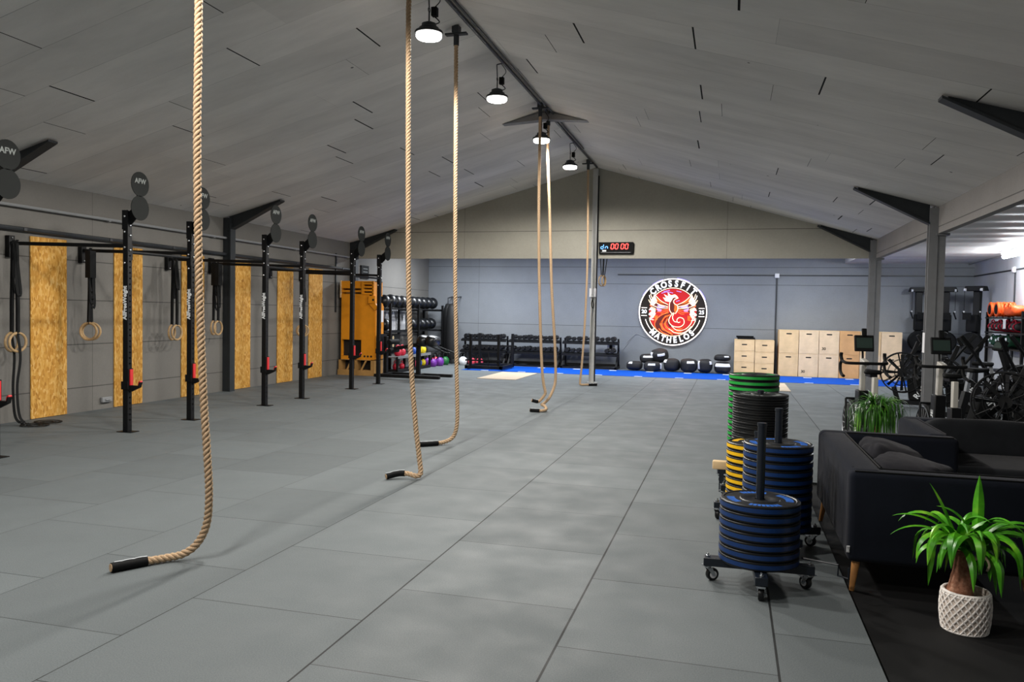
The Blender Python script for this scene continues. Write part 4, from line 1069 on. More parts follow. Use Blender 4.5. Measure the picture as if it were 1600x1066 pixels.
sandbag(-2.05, 22.2, 0.147, (.25, .22, .13), 0, .1, 'sandbag at the front of the heap with white letter-like patch', [(-2.0, -1.4, .1, .5), (-.7, -.1, -.3, .6)])
sandbag(-1.54, 22.36, 0.197, (.22, .24, .175), 0, -.1, 'sandbag in the middle, just right of the heap, white patch on its shoulder', [(-2.6, -2.0, .2, .8)])
sandbag(-1.07, 22.3, 0.202, (.23, .25, .18), .1, .2, 'broad sandbag with a slanting white band, third of the floor row from the wooden boxes', [(-1.9, -1.2, .3, .75)])
sandbag(-.64, 22.3, 0.207, (.20, .25, .185), 0, .0, 'sandbag with white panels on both shoulders, second of the floor row from the wooden boxes', [(-2.7, -2.2, -.3, .6), (-1.0, -.3, .1, .6)])
sandbag(-.19, 22.45, 0.432, (.22, .2, .09), 0, .0, 'small flat sandbag lying atop the rightmost one', [(-1.4, -.7, .1, .5)])
sandbag(-.17, 22.32, 0.177, (.22, .25, .155), 0, .0, 'rightmost sandbag with a wide white front panel, beside the wooden boxes', [(-2.5, -.6, .05, .6)])

# wooden jump boxes
def jbox(x0, x1, y0, y1, z0, z1, lab, group, slot, num=None):
    t = empty('jump_box', ((x0+x1)/2, (y0+y1)/2, z0), 0, lab, 'jump box', group)
    g = .004
    b = MB(); b.bx(x0+g, x1-g, y0, y1, z0+.001, z1-.002); b.build('box', M['ply'] if slot else M['ply3'] if 2.7 < x0 < 3. else M['ply2'] if int(x0*10+z0*10) % 3 else M['ply'], t, bevel=.006)
    w = .055; cz = z1-slot if slot else z1-.10; cx = (x0+x1)/2
    b = MB(); b.prism([(cx+sx*w+.016*math.cos(a), cz+.016*math.sin(a)) for sx, r_ in ((1, (-90, 90)), (-1, (90, 270))) for a in [math.radians(r_[0]+(r_[1]-r_[0])*i/6) for i in range(7)]], y0-.0015, y0+.01, 'Y'); b.build('hand_hole', M['darkhole'], t)
    b = MB(); b.bx(x0+g+.02, x1-g-.02, y0-.001, y0+.002, z1-.024, z1-.021); b.build('joint_line', M['pine'], t)
    if num: text('lettering', num, .1, M['blackmatte'], t, (x0+.12, y0-.002, z0+.14), FRONT, .0005, bold=.002)
M['ply2'] = mat('birch_plywood_pale', '#d9bf9c', .6, 0, .3, .12, 4)
M['ply3'] = mat('birch_plywood_warm', '#c89a68', .6, 0, .3, .14, 3)
for c, (x0, x1, hs) in enumerate(((.12, .655, (0, .335, .64, .955)), (.66, 1.165, (0, .315, .625, .945)))):
    for k in range(3):
        jbox(x0, x1, 22.4, 22.95, hs[k], hs[k+1], '%s wooden box in the %s column of the small stack beside the sandbags' % (('bottom', 'middle', 'top')[k], ('left', 'right')[c]), 'wooden boxes stacked three high', .14)
for c in range(6):
    for k in range(2):
        x0 = 1.27+c*.503
        jbox(x0, x0+.5, 22.3, 23.05, .62*k, .62*k+.62, '%s wooden box from the left in the %s row of the long stack' % (ORD[c], ('bottom', 'top')[k]), 'wooden boxes stacked two high', 0, '30' if (c, k) in ((1, 0), (2, 1)) else None)
t = empty('black_tray', (.45, 22.65, .957), .25, 'flat black tray lying on top of the small wooden box stack', 'tray')
b = MB(); b.bx(.2, .66, 22.42, 22.9, .957, 1.0); b.bx(.17, .62, 22.45, 22.93, 1.0, 1.035); b.build('tray', M['blackmatte'], t, bevel=.006)
b = MB(); b.bx(.17, .62, 22.44, 22.47, 1.035, 1.05); b.build('rim', M['blackmatte'], t)

# timer clock on the gable and things on the middle post
t = empty('timer_clock', (-2.6, YG, 3.07), 0, 'black digital timer with red zeros on the beam right of the middle post', 'clock')
b = MB(); b.prism([(-2.98, 2.95), (-2.96, 2.93), (-2.22, 2.93), (-2.2, 2.95), (-2.19, 3.17), (-2.21, 3.2), (-2.99, 3.2), (-2.985, 3.18)], YG-.07, YG-.001, 'Y'); b.build('case', M['blackmatte'], t, bevel=.006)
b = MB(); b.bx(-2.93, -2.25, YG-.073, YG-.069, 2.965, 2.972); b.build('trim_line', M['pipe'], t)
def seg(b, x, z, w, h, on, th, sl=.12):
    def pt(u, v): return (x+u*w+(v-.5)*h*sl, YG-.075, z+v*h)
    D = {'a': ((.12, 1), (.88, 1)), 'b': ((1, .94), (1, .56)), 'c': ((1, .44), (1, .06)), 'd': ((.12, 0), (.88, 0)), 'e': ((0, .44), (0, .06)), 'f': ((0, .94), (0, .56)), 'g': ((.12, .5), (.88, .5))}
    for k in on: b.bar(pt(*D[k][0]), pt(*D[k][1]), th, .006, (0, 1, 0))
for i, x in enumerate((-2.70, -2.605, -2.475, -2.38)):
    b = MB(); seg(b, x, 3.045, .06, .115, 'abcdef', .018); b.build('digit', M['ledred'], t)
b = MB(); seg(b, -2.93, 3.05, .055, .10, 'bcdeg', .016); b.build('digit', M['ledblue'], t)
b = MB(); seg(b, -2.83, 3.05, .055, .10, 'ceg', .016); b.build('digit', M['ledblue'], t)
b = MB(); b.bx(-2.90, -2.81, YG-.0755, YG-.071, 2.985, 3.025); b.build('indicator', M['mark'], t)
t.location.x += .055
for k, lab in enumerate(('left ring of the pair hanging below the timer clock', 'right ring of the pair hanging below the timer clock')):
    x = -2.86+.05*k
    tr = empty('gymnastic_ring', (x, YG+.05, 2.32), 0, lab, 'gymnastic ring', 'rings below the timer clock')
    b = MB(); a = 1.1+.25*k; b.tube([(x+math.cos(a)*.118*math.cos(q), YG+.05+math.sin(a)*.118*math.cos(q), 2.33+.118*math.sin(q)) for q in [2*PI*i/28 for i in range(28)]], .014, 8, True); b.build('ring', M['ringwood'], tr)
    b = MB(); b.bar((x-.012, YG+.05, 2.44), (x-.04+.03*k, YG+.05, 2.84), .02, .006, (0, 1, 0)); b.bar((x+.012, YG+.05, 2.44), (x+.03+.03*k, YG+.05, 2.84), .02, .006, (0, 1, 0)); b.build('strap', M['strap'], tr)
t = empty('switch_box', (-3.03, YG-.15, 1.9), 0, 'white switch box fixed to the grey middle post', 'switch box')
b = MB(); b.bx(-3.10, -2.955, YG-.19, YG-.13, 1.95, 2.15); b.build('box', M['white'], t, bevel=.008)
b = MB(); b.bx(-3.06, -2.99, YG-.196, YG-.188, 2.0, 2.09); b.build('rocker', M['white'], t, bevel=.004)
t = empty('hanging_keys', (-3.02, YG-.15, 1.62), 0, 'small dark strap and chain hanging on the middle post under the switch box', 'strap')
b = MB(); b.tube(spline([(-3.02, YG-.15, 1.92), (-3.05, YG-.16, 1.8), (-3.02, YG-.16, 1.7), (-3.0, YG-.15, 1.78), (-3.03, YG-.15, 1.9)], 6), .009, 6); b.build('strap', M['strap'], t)
b = MB(); b.tube([(-3.03, YG-.16, 1.72), (-3.03, YG-.16, 1.52)], .006, 6); b.build('chain', M['steel'], t)

# ================================================================== LEFT BACK CORNER
t = empty('orange_cabinet', (-8.55, 17.4, 0), 0, 'tall orange wooden cabinet with slots, on a pale wooden stand by the left wall', 'cabinet')
y0, y1 = 17.18, 17.64
b = MB()
def ob(x0, x1, z0, z1, ya=y0, yb=y1): b.bx(x0, x1, ya, yb, z0, z1)
# front built round its openings
ob(-8.99, -8.46, .38, .46); ob(-8.99, -8.975, .46, .85); ob(-8.46, -8.12, .38, 1.72, y0, y0+.03); ob(-8.99, -8.46, .85, 1.94, y0, y0+.03)
ob(-8.99, -8.46, 1.985, 2.03, y0, y0+.03); ob(-8.99, -8.46, 2.075, 2.25, y0, y0+.03); ob(-8.46, -8.27, 1.72, 1.94, y0, y0+.03); ob(-8.46, -8.40, 1.94, 2.25, y0-.02, y0+.03)
for z in (1.93, 2.01, 2.09, 2.17): ob(-8.40, -8.16, z, z+.04, y0-.02, y0+.03)
ob(-8.40, -8.16, 2.22, 2.25, y0-.02, y0+.03); ob(-8.18, -8.14, 1.9, 2.25, y0-.02, y0+.03); ob(-8.99, -8.97, .46, 2.25, y0+.03, y1); ob(-8.14, -8.12, .38, 1.72, y0+.03, y1); ob(-8.99, -8.14, 2.23, 2.25, y0+.03, y1); ob(-8.97, -8.14, .38, .40, y0+.03, y1); ob(-8.16, -8.14, 1.9, 2.25, y0+.03, y1)
b.build('carcass', M['orange'], t, smooth=0)
b = MB(); b.bx(-8.97, -8.14, y0+.2, y0+.22, .40, 2.23); b.build('inner_panel', M['pine'], t)
b = MB(); b.bx(-8.975, -8.46, y0+.1, y0+.12, .46, .85); b.build('window_back', M['darkhole'], t)
b = MB(); b.bx(-8.27, -8.09, y0-.05, y0+.12, 1.72, 1.90); b.prism([(-8.27, 1.72), (-8.09, 1.72), (-8.02, 1.60), (-8.12, 1.56)], y0-.03, y0+.1, 'Y'); bk = b.build('bracket_block', M['orange'], t, bevel=.004)
b = MB(); b.bx(-8.165, -8.115, y0-.053, y0-.048, 1.78, 1.83); b.build('hole', M['darkhole'], bk)
b = MB(); b.prism([(y0+.02, .4), (y1, .4), (y1, 1.66), (y0+.35, 1.74), (y0+.02, 1.6)], -8.118, -8.10, 'X'); sd = b.build('side_panel', M['orange'], t)
b = MB(); b.bx(-8.1, -8.096, y0+.22, y1-.02, 1.28, 1.56); b.build('side_sheet', M['white'], sd)
b = MB(); b.bx(-8.1, -8.096, y0+.2, y0+.32, 1.12, 1.24); b.build('side_slot', M['darkhole'], sd)
for x in (-8.37, -8.285, -8.20):
    b = MB(); b.lathe([(.026, -.002), (.026, .01)], 16, (x, y0, .46), 'Y'); b.build('finger_hole', M['darkhole'], t)
b = MB(); b.bx(-9.06, -8.1, y0-.03, y1, .0, .13); b.bx(-9.04, -8.98, y0-.02, y1, .13, .38); b.bx(-8.2, -8.10, y0-.02, y1, .13, .38); b.bx(-8.62, -8.56, y0-.02, y1, .13, .38); b.bx(-9.04, -8.1, y0-.02, y1, .365, .38)
b.bar((-8.82, y0, .13), (-8.7, y0, .37), .04, .02, (0, 1, 0)); b.bar((-8.45, y0, .13), (-8.32, y0, .37), .04, .02, (0, 1, 0)); st = b.build('stand', M['pine'], t, smooth=0)
b = MB(); b.bx(-8.97, -8.21, y0+.2, y0+.22, .13, .365); b.build('stand_back', M['darkhole'], st)
b = MB(); b.bx(-9.02, -8.995, y0-.02, y0+.02, 1.85, 2.26); b.build('edge_batten', M['ply'], t)
t = empty('wall_notice', (XL, 18.6, 2.38), 0, 'small black notice board with pale lines high on the wall behind the orange cabinet', 'notice board')
b = MB(); b.bx(XL, XL+.03, 18.38, 18.82, 2.36, 2.7); b.build('board', M['blackmatte'], t, bevel=.004)
for z in (2.45, 2.53, 2.61):
    b = MB(); b.bx(XL+.03, XL+.032, 18.48, 18.74, z, z+.018); b.build('printed_line', M['fadedtext'], t)
# ball rack along the left wall
t = empty('ball_rack', (-8.75, 20.7, 0), 0, 'long black rack of exercise balls along the left wall of the back room', 'ball rack')
RA, RB = 18.75, 22.55
for y in (RA, 20.65, RB):
    for x in (-9.02, -8.42):
        b = MB(); b.bx(x-.03, x+.03, y-.03, y+.03, 0, 1.74); b.build('post', M['black'], t, bevel=.004)
for z in (.56, 1.02, 1.62):
    b = MB()
    for x in (-9.0, -8.82, -8.6, -8.44): b.bx(x-.02, x+.02, RA, RB, z-.03, z)
    for y in (RA, 20.65, RB): b.bx(-9.02, -8.42, y-.02, y+.02, z-.06, z-.03)
    b.build('shelf', M['black'], t)
bp = None
def ball(x, y, z, r, lab, grp):
    global bp
    if bp is None:
        bp = t_ = empty('exercise_ball', (0, 0, 0), 0, lab, 'ball', grp)
        b = MB(); b.sph((0, 0, 0), .17, 28); b.build('shell', M['ball'], t_, smooth=180)
        b = MB(); b.torus((0, 0, 0), .1695, .004, 'Y', 40, 6); b.build('seam', M['blackmatte'], t_)
        b = MB(); b.superell((0, 0, 0), (.1715, .1715, .05), 1, 1, 24, 6, Matrix.Rotation(.6, 3, 'X'))
        o = bp
    else: o = dup(bp)
    o.location = (x, y, z); s = r/.17; o.scale = (s, s, s); o.rotation_euler = (RND.random()*.6, RND.random(), RND.random()*6); o['label'] = lab; o['group'] = grp
    return o
topy = [18.96+.383*i for i in range(10)]
for i, y in enumerate(topy): ball(-8.70, y, 1.628+.172*(1+.06*(i == 1)), .172*(1+.06*(i == 1)), '%s black exercise ball from the near end on the top shelf of the ball rack' % ORD[i], 'balls on the top shelf')
loy = [19.0, 20.86, 21.22, 21.58, 21.94, 22.3]
for i, y in enumerate(loy): ball(-8.70, y, 1.026+.165, .165, '%s black exercise ball from the near end on the lower shelf of the ball rack' % ORD[i], 'balls on the lower shelf')
t = empty('poster', (XL, 20.4, 1.0), 0, 'white wall sheet with grey mountain peaks seen between the ball rack shelves', 'poster')
b = MB(); b.bx(XL+.001, XL+.006, 19.55, 21.3, 1.0, 1.58); b.build('sheet', M['white'], t)
b = MB()
for k in range(4):
    yy = 19.6+.42*k; b.add([(XL+.008, yy, 1.56), (XL+.008, yy+.42, 1.56), (XL+.008, yy+.21, 1.24)], [(0, 1, 2)])
b.build('printed_peaks', M['grey_steel'], t)
for k, (z, lab) in enumerate(((.564, 'lower black crate with a round beige badge under the ball shelves'), (.757, 'upper black crate with a round beige badge under the ball shelves'))):
    t = empty('storage_crate', (-8.62, 19.1, z), 0, lab, 'crate', 'black crates with beige badges')
    b = MB(); b.bx(-8.95, -8.47, 18.84, 19.5, z, z+.19); b.build('box', M['blackmatte'], t, bevel=.01)
    b = MB(); b.lathe([(.052, -.004), (.052, .004)], 24, (-8.62, 18.84, z+.095), 'Y'); g = b.build('badge', M['beige'], t)
    b = MB(); b.lathe([(.052, -.004), (.052, .004)], 24, (-8.47, 19.05, z+.095), 'X'); g = b.build('badge', M['beige'], t)
    b = MB(); b.lathe([(.02, .004), (.02, .006)], 16, (-8.47, 19.05, z+.095), 'X'); b.build('badge_center', M['pine'], g)
# kettlebell rack
t = empty('kettlebell_rack', (-8.1, 19.5, 0), 0, 'low black two-shelf kettlebell rack in front of the ball rack', 'kettlebell rack')
for z in (.06, .40):
    b = MB(); b.bx(-8.34, -8.0, 18.3, 20.55, z-.03, z); b.bx(-8.01, -7.995, 18.3, 20.55, z-.05, z+.02); b.build('shelf', M['grey_steel'] if z > .3 else M['black'], t, bevel=.004)
for y in (18.3, 19.4, 20.5):
    b = MB(); b.bx(-8.34, -8.28, y, y+.05, 0, .46); b.bx(-8.05, -8.0, y, y+.05, 0, .40); b.build('upright', M['black'], t)
kp = {}
def kettle(x, y, z, s, colr, lab, rz, handle='black'):
    if colr not in kp:
        o = empty('kettlebell', (0, 0, 0), 0, lab, 'kettlebell', 'coloured kettlebells')
        b = MB(); b.lathe([(.06, 0), (.075, .004), (.098, .05), (.105, .1), (.092, .16), (.055, .195), (.03, .203), (0, .205)], 24); b.build('body', M['k'+colr], o, smooth=60)
        b = MB(); b.tube(spline([(-.058, 0, .16), (-.07, 0, .22), (-.05, 0, .285), (0, 0, .297), (.05, 0, .285), (.07, 0, .22), (.058, 0, .16)], 6), .0165, 10); b.build('handle', M['k'+colr] if handle == 'same' else M['blackmatte'], o)
        kp[colr] = o
    else: o = dup(kp[colr])
    o.location = (x, y, z); o.scale = (s, s, s); o.rotation_euler = (0, 0, rz); o['label'] = lab
for a in [(-8.17, 18.68, .402, .92, 'red', 'left crimson kettlebell on the top shelf of the low rack', 1.2, 'same'), (-8.17, 18.95, .402, .92, 'red', 'right crimson kettlebell on the top shelf of the low rack', 1.5, 'same'),
          (-8.17, 19.72, .402, .92, 'blue', 'blue kettlebell on the top shelf of the low rack', 1.4), (-8.17, 20.05, .402, .95, 'yellow', 'left yellow kettlebell on the top shelf of the low rack', 1.4), (-8.17, 20.36, .402, 1.0, 'yellow', 'right yellow kettlebell on the top shelf of the low rack', 1.3),
          (-8.17, 18.55, .062, 0.77, 'red', 'crimson kettlebell at the near end of the bottom shelf', 1.2, 'same'), (-8.17, 18.95, .062, 0.67, 'red', 'smallest crimson kettlebell on the bottom shelf', 1.5, 'same'),
          (-8.17, 19.72, .062, 0.94, 'pink', 'pink kettlebell on the bottom shelf of the low rack', 1.4), (-8.17, 20.08, .062, 0.94, 'blue', 'blue kettlebell on the bottom shelf of the low rack', 1.4), (-8.17, 20.38, .062, 0.86, 'yellow', 'yellow kettlebell on the bottom shelf of the low rack', 1.5),
          (-8.05, 20.85, 0, 1.1, 'purple', 'left purple kettlebell on the floor beyond the low rack', 1.4), (-8.0, 21.25, 0, 1.22, 'purple', 'right purple kettlebell on the floor, biggest of the colourful ones', 1.3), (-8.35, 21.2, 0, 1.1, 'purple', 'purple kettlebell on the floor behind the biggest one', 1.3),
          (-8.3, 21.65, .0, 1.15, 'klred'[1:], 'light red kettlebell on the floor behind the green one', 1.2), (-8.02, 21.75, 0, 1.2, 'green', 'dark green kettlebell on the floor at the end of the row', 1.2),
          (-7.55, 22.0, 0, 1.2, 'white', 'white kettlebell on the floor left of the dumbbell racks', .3), (-7.29, 22.05, 0, 1.05, 'lred', 'light red kettlebell on the floor next to the white one', .4), (-7.05, 22.03, 0, 1.05, 'lred', 'light red kettlebell on the floor beneath the left dumbbell rack', .4)]:
    kettle(*a)
# raised hip bench
t = empty('hip_bench', (-7.3, 17.4, 0), 0, 'black padded hip extension bench with long floor rails beside the orange cabinet', 'exercise bench')
b = MB(); b.bx(-8.05, -6.42, 17.02, 17.13, .0, .07); b.bx(-7.95, -6.35, 17.66, 17.78, .0, .07); b.build('floor_rail', M['black'], t, bevel=.006)
b = MB(); b.bx(-7.95, -7.85, 17.13, 17.66, .0, .07); b.bx(-7.13, -7.03, 17.13, 17.66, .0, .07); b.build('cross_member', M['black'], t)
b = MB(); b.bx(-7.12, -7.03, 17.33, 17.43, .07, .80); b.bx(-7.95, -7.87, 17.33, 17.43, .07, .95); b.build('upright', M['black'], t, bevel=.005)
b = MB(); b.bar((-7.95, 17.38, .6), (-6.95, 17.38, .80), .08, .08); b.build('main_beam', M['black'], t)
for x in (-6.93, -6.72):
    b = MB(); b.superell((x, 17.38, .86), (.15, .27, .13), .6, .8, 24, 14, Matrix.Rotation(.25, 3, 'Y')); b.build('thigh_pad', M['ball'], t, smooth=180)
for z in (.62, .82):
    b = MB(); b.lathe([(.055, -.26), (.06, -.24), (.06, .24), (.055, .26)], 18, (-7.72, 17.38, z), 'Y'); b.build('foot_roller', M['blackmatte'], t)
b = MB(); b.bx(-8.02, -7.99, 17.15, 17.6, .5, 1.0); b.build('foot_plate', M['black'], t)
for dy in (-.2, .2):
    b = MB(); b.tube([(-6.85, 17.38+dy, .80), (-6.28, 17.38+dy, .60)], .015, 8); b.tube([(-6.28, 17.38+dy, .60), (-6.22, 17.38+dy, .60)], .02, 8); b.build('arm', M['black'], t)
# hanging bags in the corner
for k, (x, y, r, lab) in enumerate(((-8.3, 22.7, .15, 'left tall black punching bag in the back left corner'), (-8.02, 22.32, .185, 'right tall black punching bag, partly behind the third climbing rope'))):
    t = empty('punching_bag', (x, y, .12), 0, lab, 'punching bag', 'tall black bags by the back wall')
    b = MB(); b.lathe([(0, .13), (r*.6, .14), (r*.9, .3), (r, .7), (r*.97, 1.3), (r*.82, 1.65), (r*.45, 1.79), (0, 1.81)], 28, (x, y, 0)); b.build('bag', M['bag'], t, smooth=60)
    b = MB(); b.tube([(x, y, 1.80), (x, y, 1.98)], .014, 8); b.tube([(x, y, 1.97), (x, YB, 2.02)], .018, 8); b.build('hanger', M['darkpipe'], t)
    b = MB(); b.tube([(x+.04, y-r*.6, .2), (x+.06, y-r*.8, .02)], .02, 8); b.build('strap', M['strap'], t)

# ================================================================== RIGHT WING MACHINES
def T(b, x, y, rz): b.xf = Matrix.Translation((x, y, 0)) @ Matrix.Rotation(rz, 4, 'Z')
def bike_erg(x, y, rz, lab):
    """upright bike; local +Y is forward"""
    t = empty('exercise_bike', (x, y, 0), rz, lab, 'exercise bike', 'upright bikes with drop handlebars')
    X = WM[t.name]
    def nb(): b = MB(); b.xf = X; return b
    b = nb(); b.bx(-.30, .30, -.50, -.42, .0, .05); b.build('rear_foot', M['black'], t, bevel=.01)
    b = nb(); b.bx(-.26, .26, .56, .64, .0, .05); b.build('front_foot', M['black'], t, bevel=.01)
    b = nb(); b.bar((0, -.46, .06), (0, .6, .06), .08, .07); b.bar((0, -.2, .1), (0, -.14, .34), .09, .1, (0, 1, 0)); b.build('main_rail', M['black'], t, bevel=.006)
    b = nb(); b.bar((0, -.22, .08), (0, -.18, .70), .10, .13, (0, 1, 0)); b.build('seat_tube', M['black'], t, bevel=.01)
    b = nb(); b.bar((0, -.18, .68), (0, -.17, .96), .05, .075, (0, 1, 0)); b.build('seat_post', M['silver'], t, bevel=.006)
    b = nb(); b.prism([(-.03, .14), (.03, .14), (.045, .02), (.09, -.08), (.085, -.13), (-.085, -.13), (-.09, -.08), (-.045, .02)], .985, 1.03); s = b.build('saddle', M['blackmatte'], t, bevel=.02)
    b = nb(); b.bx(-.035, .035, -.12+0, .08, .955, .985); b.build('seat_clamp', M['black'], s)
    b = nb(); b.bar((0, .34, .08), (0, .32, .78), .11, .15, (0, 1, 0)); ft = b.build('front_tube', M['black'], t, bevel=.01)
    text('lettering', 'ROGUE', .10, M['whitetext'], ft, X @ Vector((-.057, .33, .45)), X.to_3x3() @ basis((0, 0, 1), (0, 1, 0)), .0006, bold=.003)
    b = nb(); b.bar((0, .32, .76), (0, .31, 1.10), .05, .08, (0, 1, 0)); b.build('handlebar_post', M['silver'], t, bevel=.006)
    b = nb(); b.bar((0, .33, 1.11), (0, .17, 1.085), .055, .05); b.build('stem', M['silver'], t, bevel=.006)
    b = nb()
    for sx in (-1, 1):
        b.tube(spline([(0, .16, 1.085), (sx*.18, .17, 1.085), (sx*.215, .20, 1.09), (sx*.225, .30, 1.10), (sx*.23, .345, 1.06), (sx*.235, .31, .985), (sx*.24, .20, .95), (sx*.24, .14, .945)], 6), .0165, 10)
        b.tube(spline([(sx*.225, .29, 1.10), (sx*.228, .335, 1.15), (sx*.226, .33, 1.19)], 5), .019, 10)
    b.build('drop_handlebar', M['blackmatte'], t)
    b = nb(); b.tube([(0, .33, 1.1), (0, .35, 1.22), (.0, .33, 1.26)], .012, 8); mo = b.build('monitor_arm', M['black'], t)
    b = nb(); R = Matrix.Rotation(-.25, 3, 'X'); b.box((0, .30, 1.30), (.20, .035, .18), R); b.box((0, .31, 1.42), (.05, .03, .09), R); mo = b.build('monitor', M['blackmatte'], t, bevel=.008)
    b = nb(); b.box((0, .281, 1.305), (.165, .004, .115), R); b.build('screen', M['screen'], mo)
    for dx in (-.05, 0, .05):
        b = nb(); b.box((dx, .290, 1.228), (.018, .006, .009), R); b.build('button', M['fadedtext'], mo)
    b = nb(); b.lathe([(.07, -.065), (.25, -.06), (.29, -.04), (.29, .04), (.25, .06), (.07, .065)], 40, (0, .62, .36), 'X'); fw = b.build('flywheel_cover', M['blackmatte'], t)
    b = nb(); b.torus((-.062, .62, .36), .26, .008, 'X', 40, 6); b.torus((.062, .62, .36), .26, .008, 'X', 40, 6); b.build('rim_ring', M['steel'], fw)
    b = nb()
    for k in range(18):
        a = 2*PI*k/18; b.bar((-.066, .62+.09*math.cos(a), .36+.09*math.sin(a)), (-.066, .62+.24*math.cos(a), .36+.24*math.sin(a)), .012, .003, (1, 0, 0))
    b.build('vent_ribs', M['grey_steel'], fw)
    b = nb(); b.tube([(-.10, .60, .66), (.10, .60, .66)], .012, 8); b.tube([(-.1, .60, .66), (-.1, .56, .3)], .012, 8); b.tube([(.1, .60, .66), (.1, .56, .3)], .012, 8); b.build('transport_handle', M['black'], t)
    b = nb(); b.lathe([(.09, -.055), (.10, -.05), (.10, .05), (.09, .055)], 26, (0, .06, .30), 'X'); cr = b.build('chainring', M['black'], t)
    b = nb(); b.bar((.075, .06, .30), (.085, .17, .17), .02, .02); b.bar((-.075, .06, .30), (-.085, -.05, .43), .02, .02); b.build('crank', M['steel'], cr)
    for (px_, py_, pz_) in ((.135, .17, .17), (-.135, -.05, .43)):
        b = nb(); b.bx(px_-.045, px_+.045, py_-.04, py_+.04, pz_-.012, pz_+.012); b.build('pedal', M['blackmatte'], t)
    return t
bike_erg(1.46, 9.15, .10, 'upright bike with dark screen behind the leafy plant, nearest the plate stacks')
bike_erg(2.17, 8.95, .06, 'upright bike with dark screen in front of the wide grey column')

def fan_bike(x, y, rz, lab):
    """air bike; local +Y is forward (fan end)"""
    t = empty('fan_bike', (x, y, 0), rz, lab, 'fan bike', 'black air bikes with big caged fans')
    X = WM[t.name]
    def nb(): b = MB(); b.xf = X; return b
    fy, fz, fr = .42, .62, .355
    b = nb(); b.bx(-.28, .28, -.66, -.58, .0, .06); b.bx(-.06, .06, -.6, .62, .05, .13); b.bx(-.28, .28, .58, .66, .0, .06); b.build('floor_frame', M['black'], t, bevel=.008)
    b = nb()
    for sx in (-.085, .085):
        b.torus((sx, fy, fz), fr, .011, 'X', 44, 6); b.torus((sx, fy, fz), fr*.66, .005, 'X', 36, 5); b.torus((sx, fy, fz), fr*.35, .005, 'X', 28, 5)
        for k in range(10):
            a = 2*PI*k/10+.1; b.tube([(sx*1.1, fy+.06*math.cos(a), fz+.06*math.sin(a)), (sx, fy+fr*math.cos(a), fz+fr*math.sin(a))], .0075, 6)
        b.lathe([(.075, -.006), (.075, .006)], 24, (sx*1.12, fy, fz), 'X')
    for k in range(16):
        a = 2*PI*k/16; b.tube([(-.085, fy+fr*math.cos(a), fz+fr*math.sin(a)), (.085, fy+fr*math.cos(a), fz+fr*math.sin(a))], .007, 6)
    b.build('fan_cage', M['black'], t)
    b = nb()
    for k in range(8):
        a = 2*PI*k/8; c, s = math.cos(a), math.sin(a)
        b.add([(-.05, fy+.05*c-.02*s, fz+.05*s+.02*c), (.05, fy+.05*c+.02*s, fz+.05*s-.02*c), (.055, fy+(fr-.03)*c+.03*s, fz+(fr-.03)*s-.03*c), (-.055, fy+(fr-.03)*c-.03*s, fz+(fr-.03)*s+.03*c)], [(0, 1, 2, 3)])
    b.lathe([(.06, -.07), (.06, .07)], 20, (0, fy, fz), 'X'); b.build('fan', M['blackmatte'], t)
    b = nb(); b.prism([(-.28, .13), (.3, .13), (.34, .5), (.1, .62), (-.14, .56)], -.075, .075, 'X'); sh = b.build('drive_cover', M['blackmatte'], t, bevel=.02)
    for sx, R in ((-.0765, basis((0, -.55, .83), (0, .83, .55))), (.0765, basis((0, -.55, .83), (0, -.83, -.55)))):
        text('lettering', 'ROGUE', .13, M['whitetext'], sh, X @ Vector((sx, .08, .36)), X.to_3x3() @ R, .0006, bold=.003)
    b = nb(); b.bar((0, .48, .12), (0, .55, .36), .08, .07, (1, 0, 0)); b.bar((0, .30, .86), (0, .18, 1.18), .06, .08, (1, 0, 0)); b.bar((0, .36, .95), (0, -.05, .58), .07, .07, (1, 0, 0)); b.build('front_strut', M['black'], t, bevel=.006)
    b = nb(); b.bar((0, -.44, .1), (0, -.30, .62), .09, .08, (1, 0, 0)); b.build('seat_tube', M['black'], t, bevel=.006)
    b = nb(); b.bar((0, -.31, .58), (0, -.26, .88), .045, .05, (1, 0, 0)); b.build('seat_post', M['steel'], t)
    b = nb(); b.prism([(-.04, .0), (.04, .0), (.06, -.1), (.12, -.22), (.11, -.3), (-.11, -.3), (-.12, -.22), (-.06, -.1)], .88, .94); b.build('saddle', M['blackmatte'], t, bevel=.025)
    for sx in (-1, 1):
        b = nb(); q = spline([(sx*.115, .06, .34), (sx*.13, .30+.1*sx, .66), (sx*.17, .10+.1*sx, 1.02), (sx*.20, -.03+.1*sx, 1.20)], 6); b.tube(q, .022, 10); b.build('swing_arm', M['black'], t)
        b = nb(); b.bar((sx*.20, .0+.1*sx, 1.18), (sx*.25, -.13+.1*sx, 1.36), .06, .04, (1, 0, 0)); b.build('grip', M['blackmatte'], t, bevel=.008)
        b = nb(); b.tube([(sx*.08, .06, .34), (sx*.13, .06, .34)], .03, 12); b.bar((sx*.12, .06, .34), (sx*.12, .06+.15*sx, .26+.04*sx), .03, .03, (1, 0, 0)); b.build('crank', M['steel'], t)
        b = nb(); b.bx(sx*.19-.05, sx*.19+.05, .06+.15*sx-.045, .06+.15*sx+.045, .26+.04*sx-.014, .26+.04*sx+.014); b.build('pedal', M['blackmatte'], t)
        b = nb(); b.tube([(sx*.11, .42, .62), (sx*.24, .42, .55)], .014, 8); b.build('foot_peg', M['black'], t)
    b = nb(); b.box((0, .16, 1.24), (.2, .05, .14), Matrix.Rotation(-.5, 3, 'X')); mo = b.build('monitor', M['blackmatte'], t, bevel=.01)
    b = nb(); b.box((0, .135, 1.25), (.15, .01, .09), Matrix.Rotation(-.5, 3, 'X')); b.build('screen', M['screen'], mo)
    return t
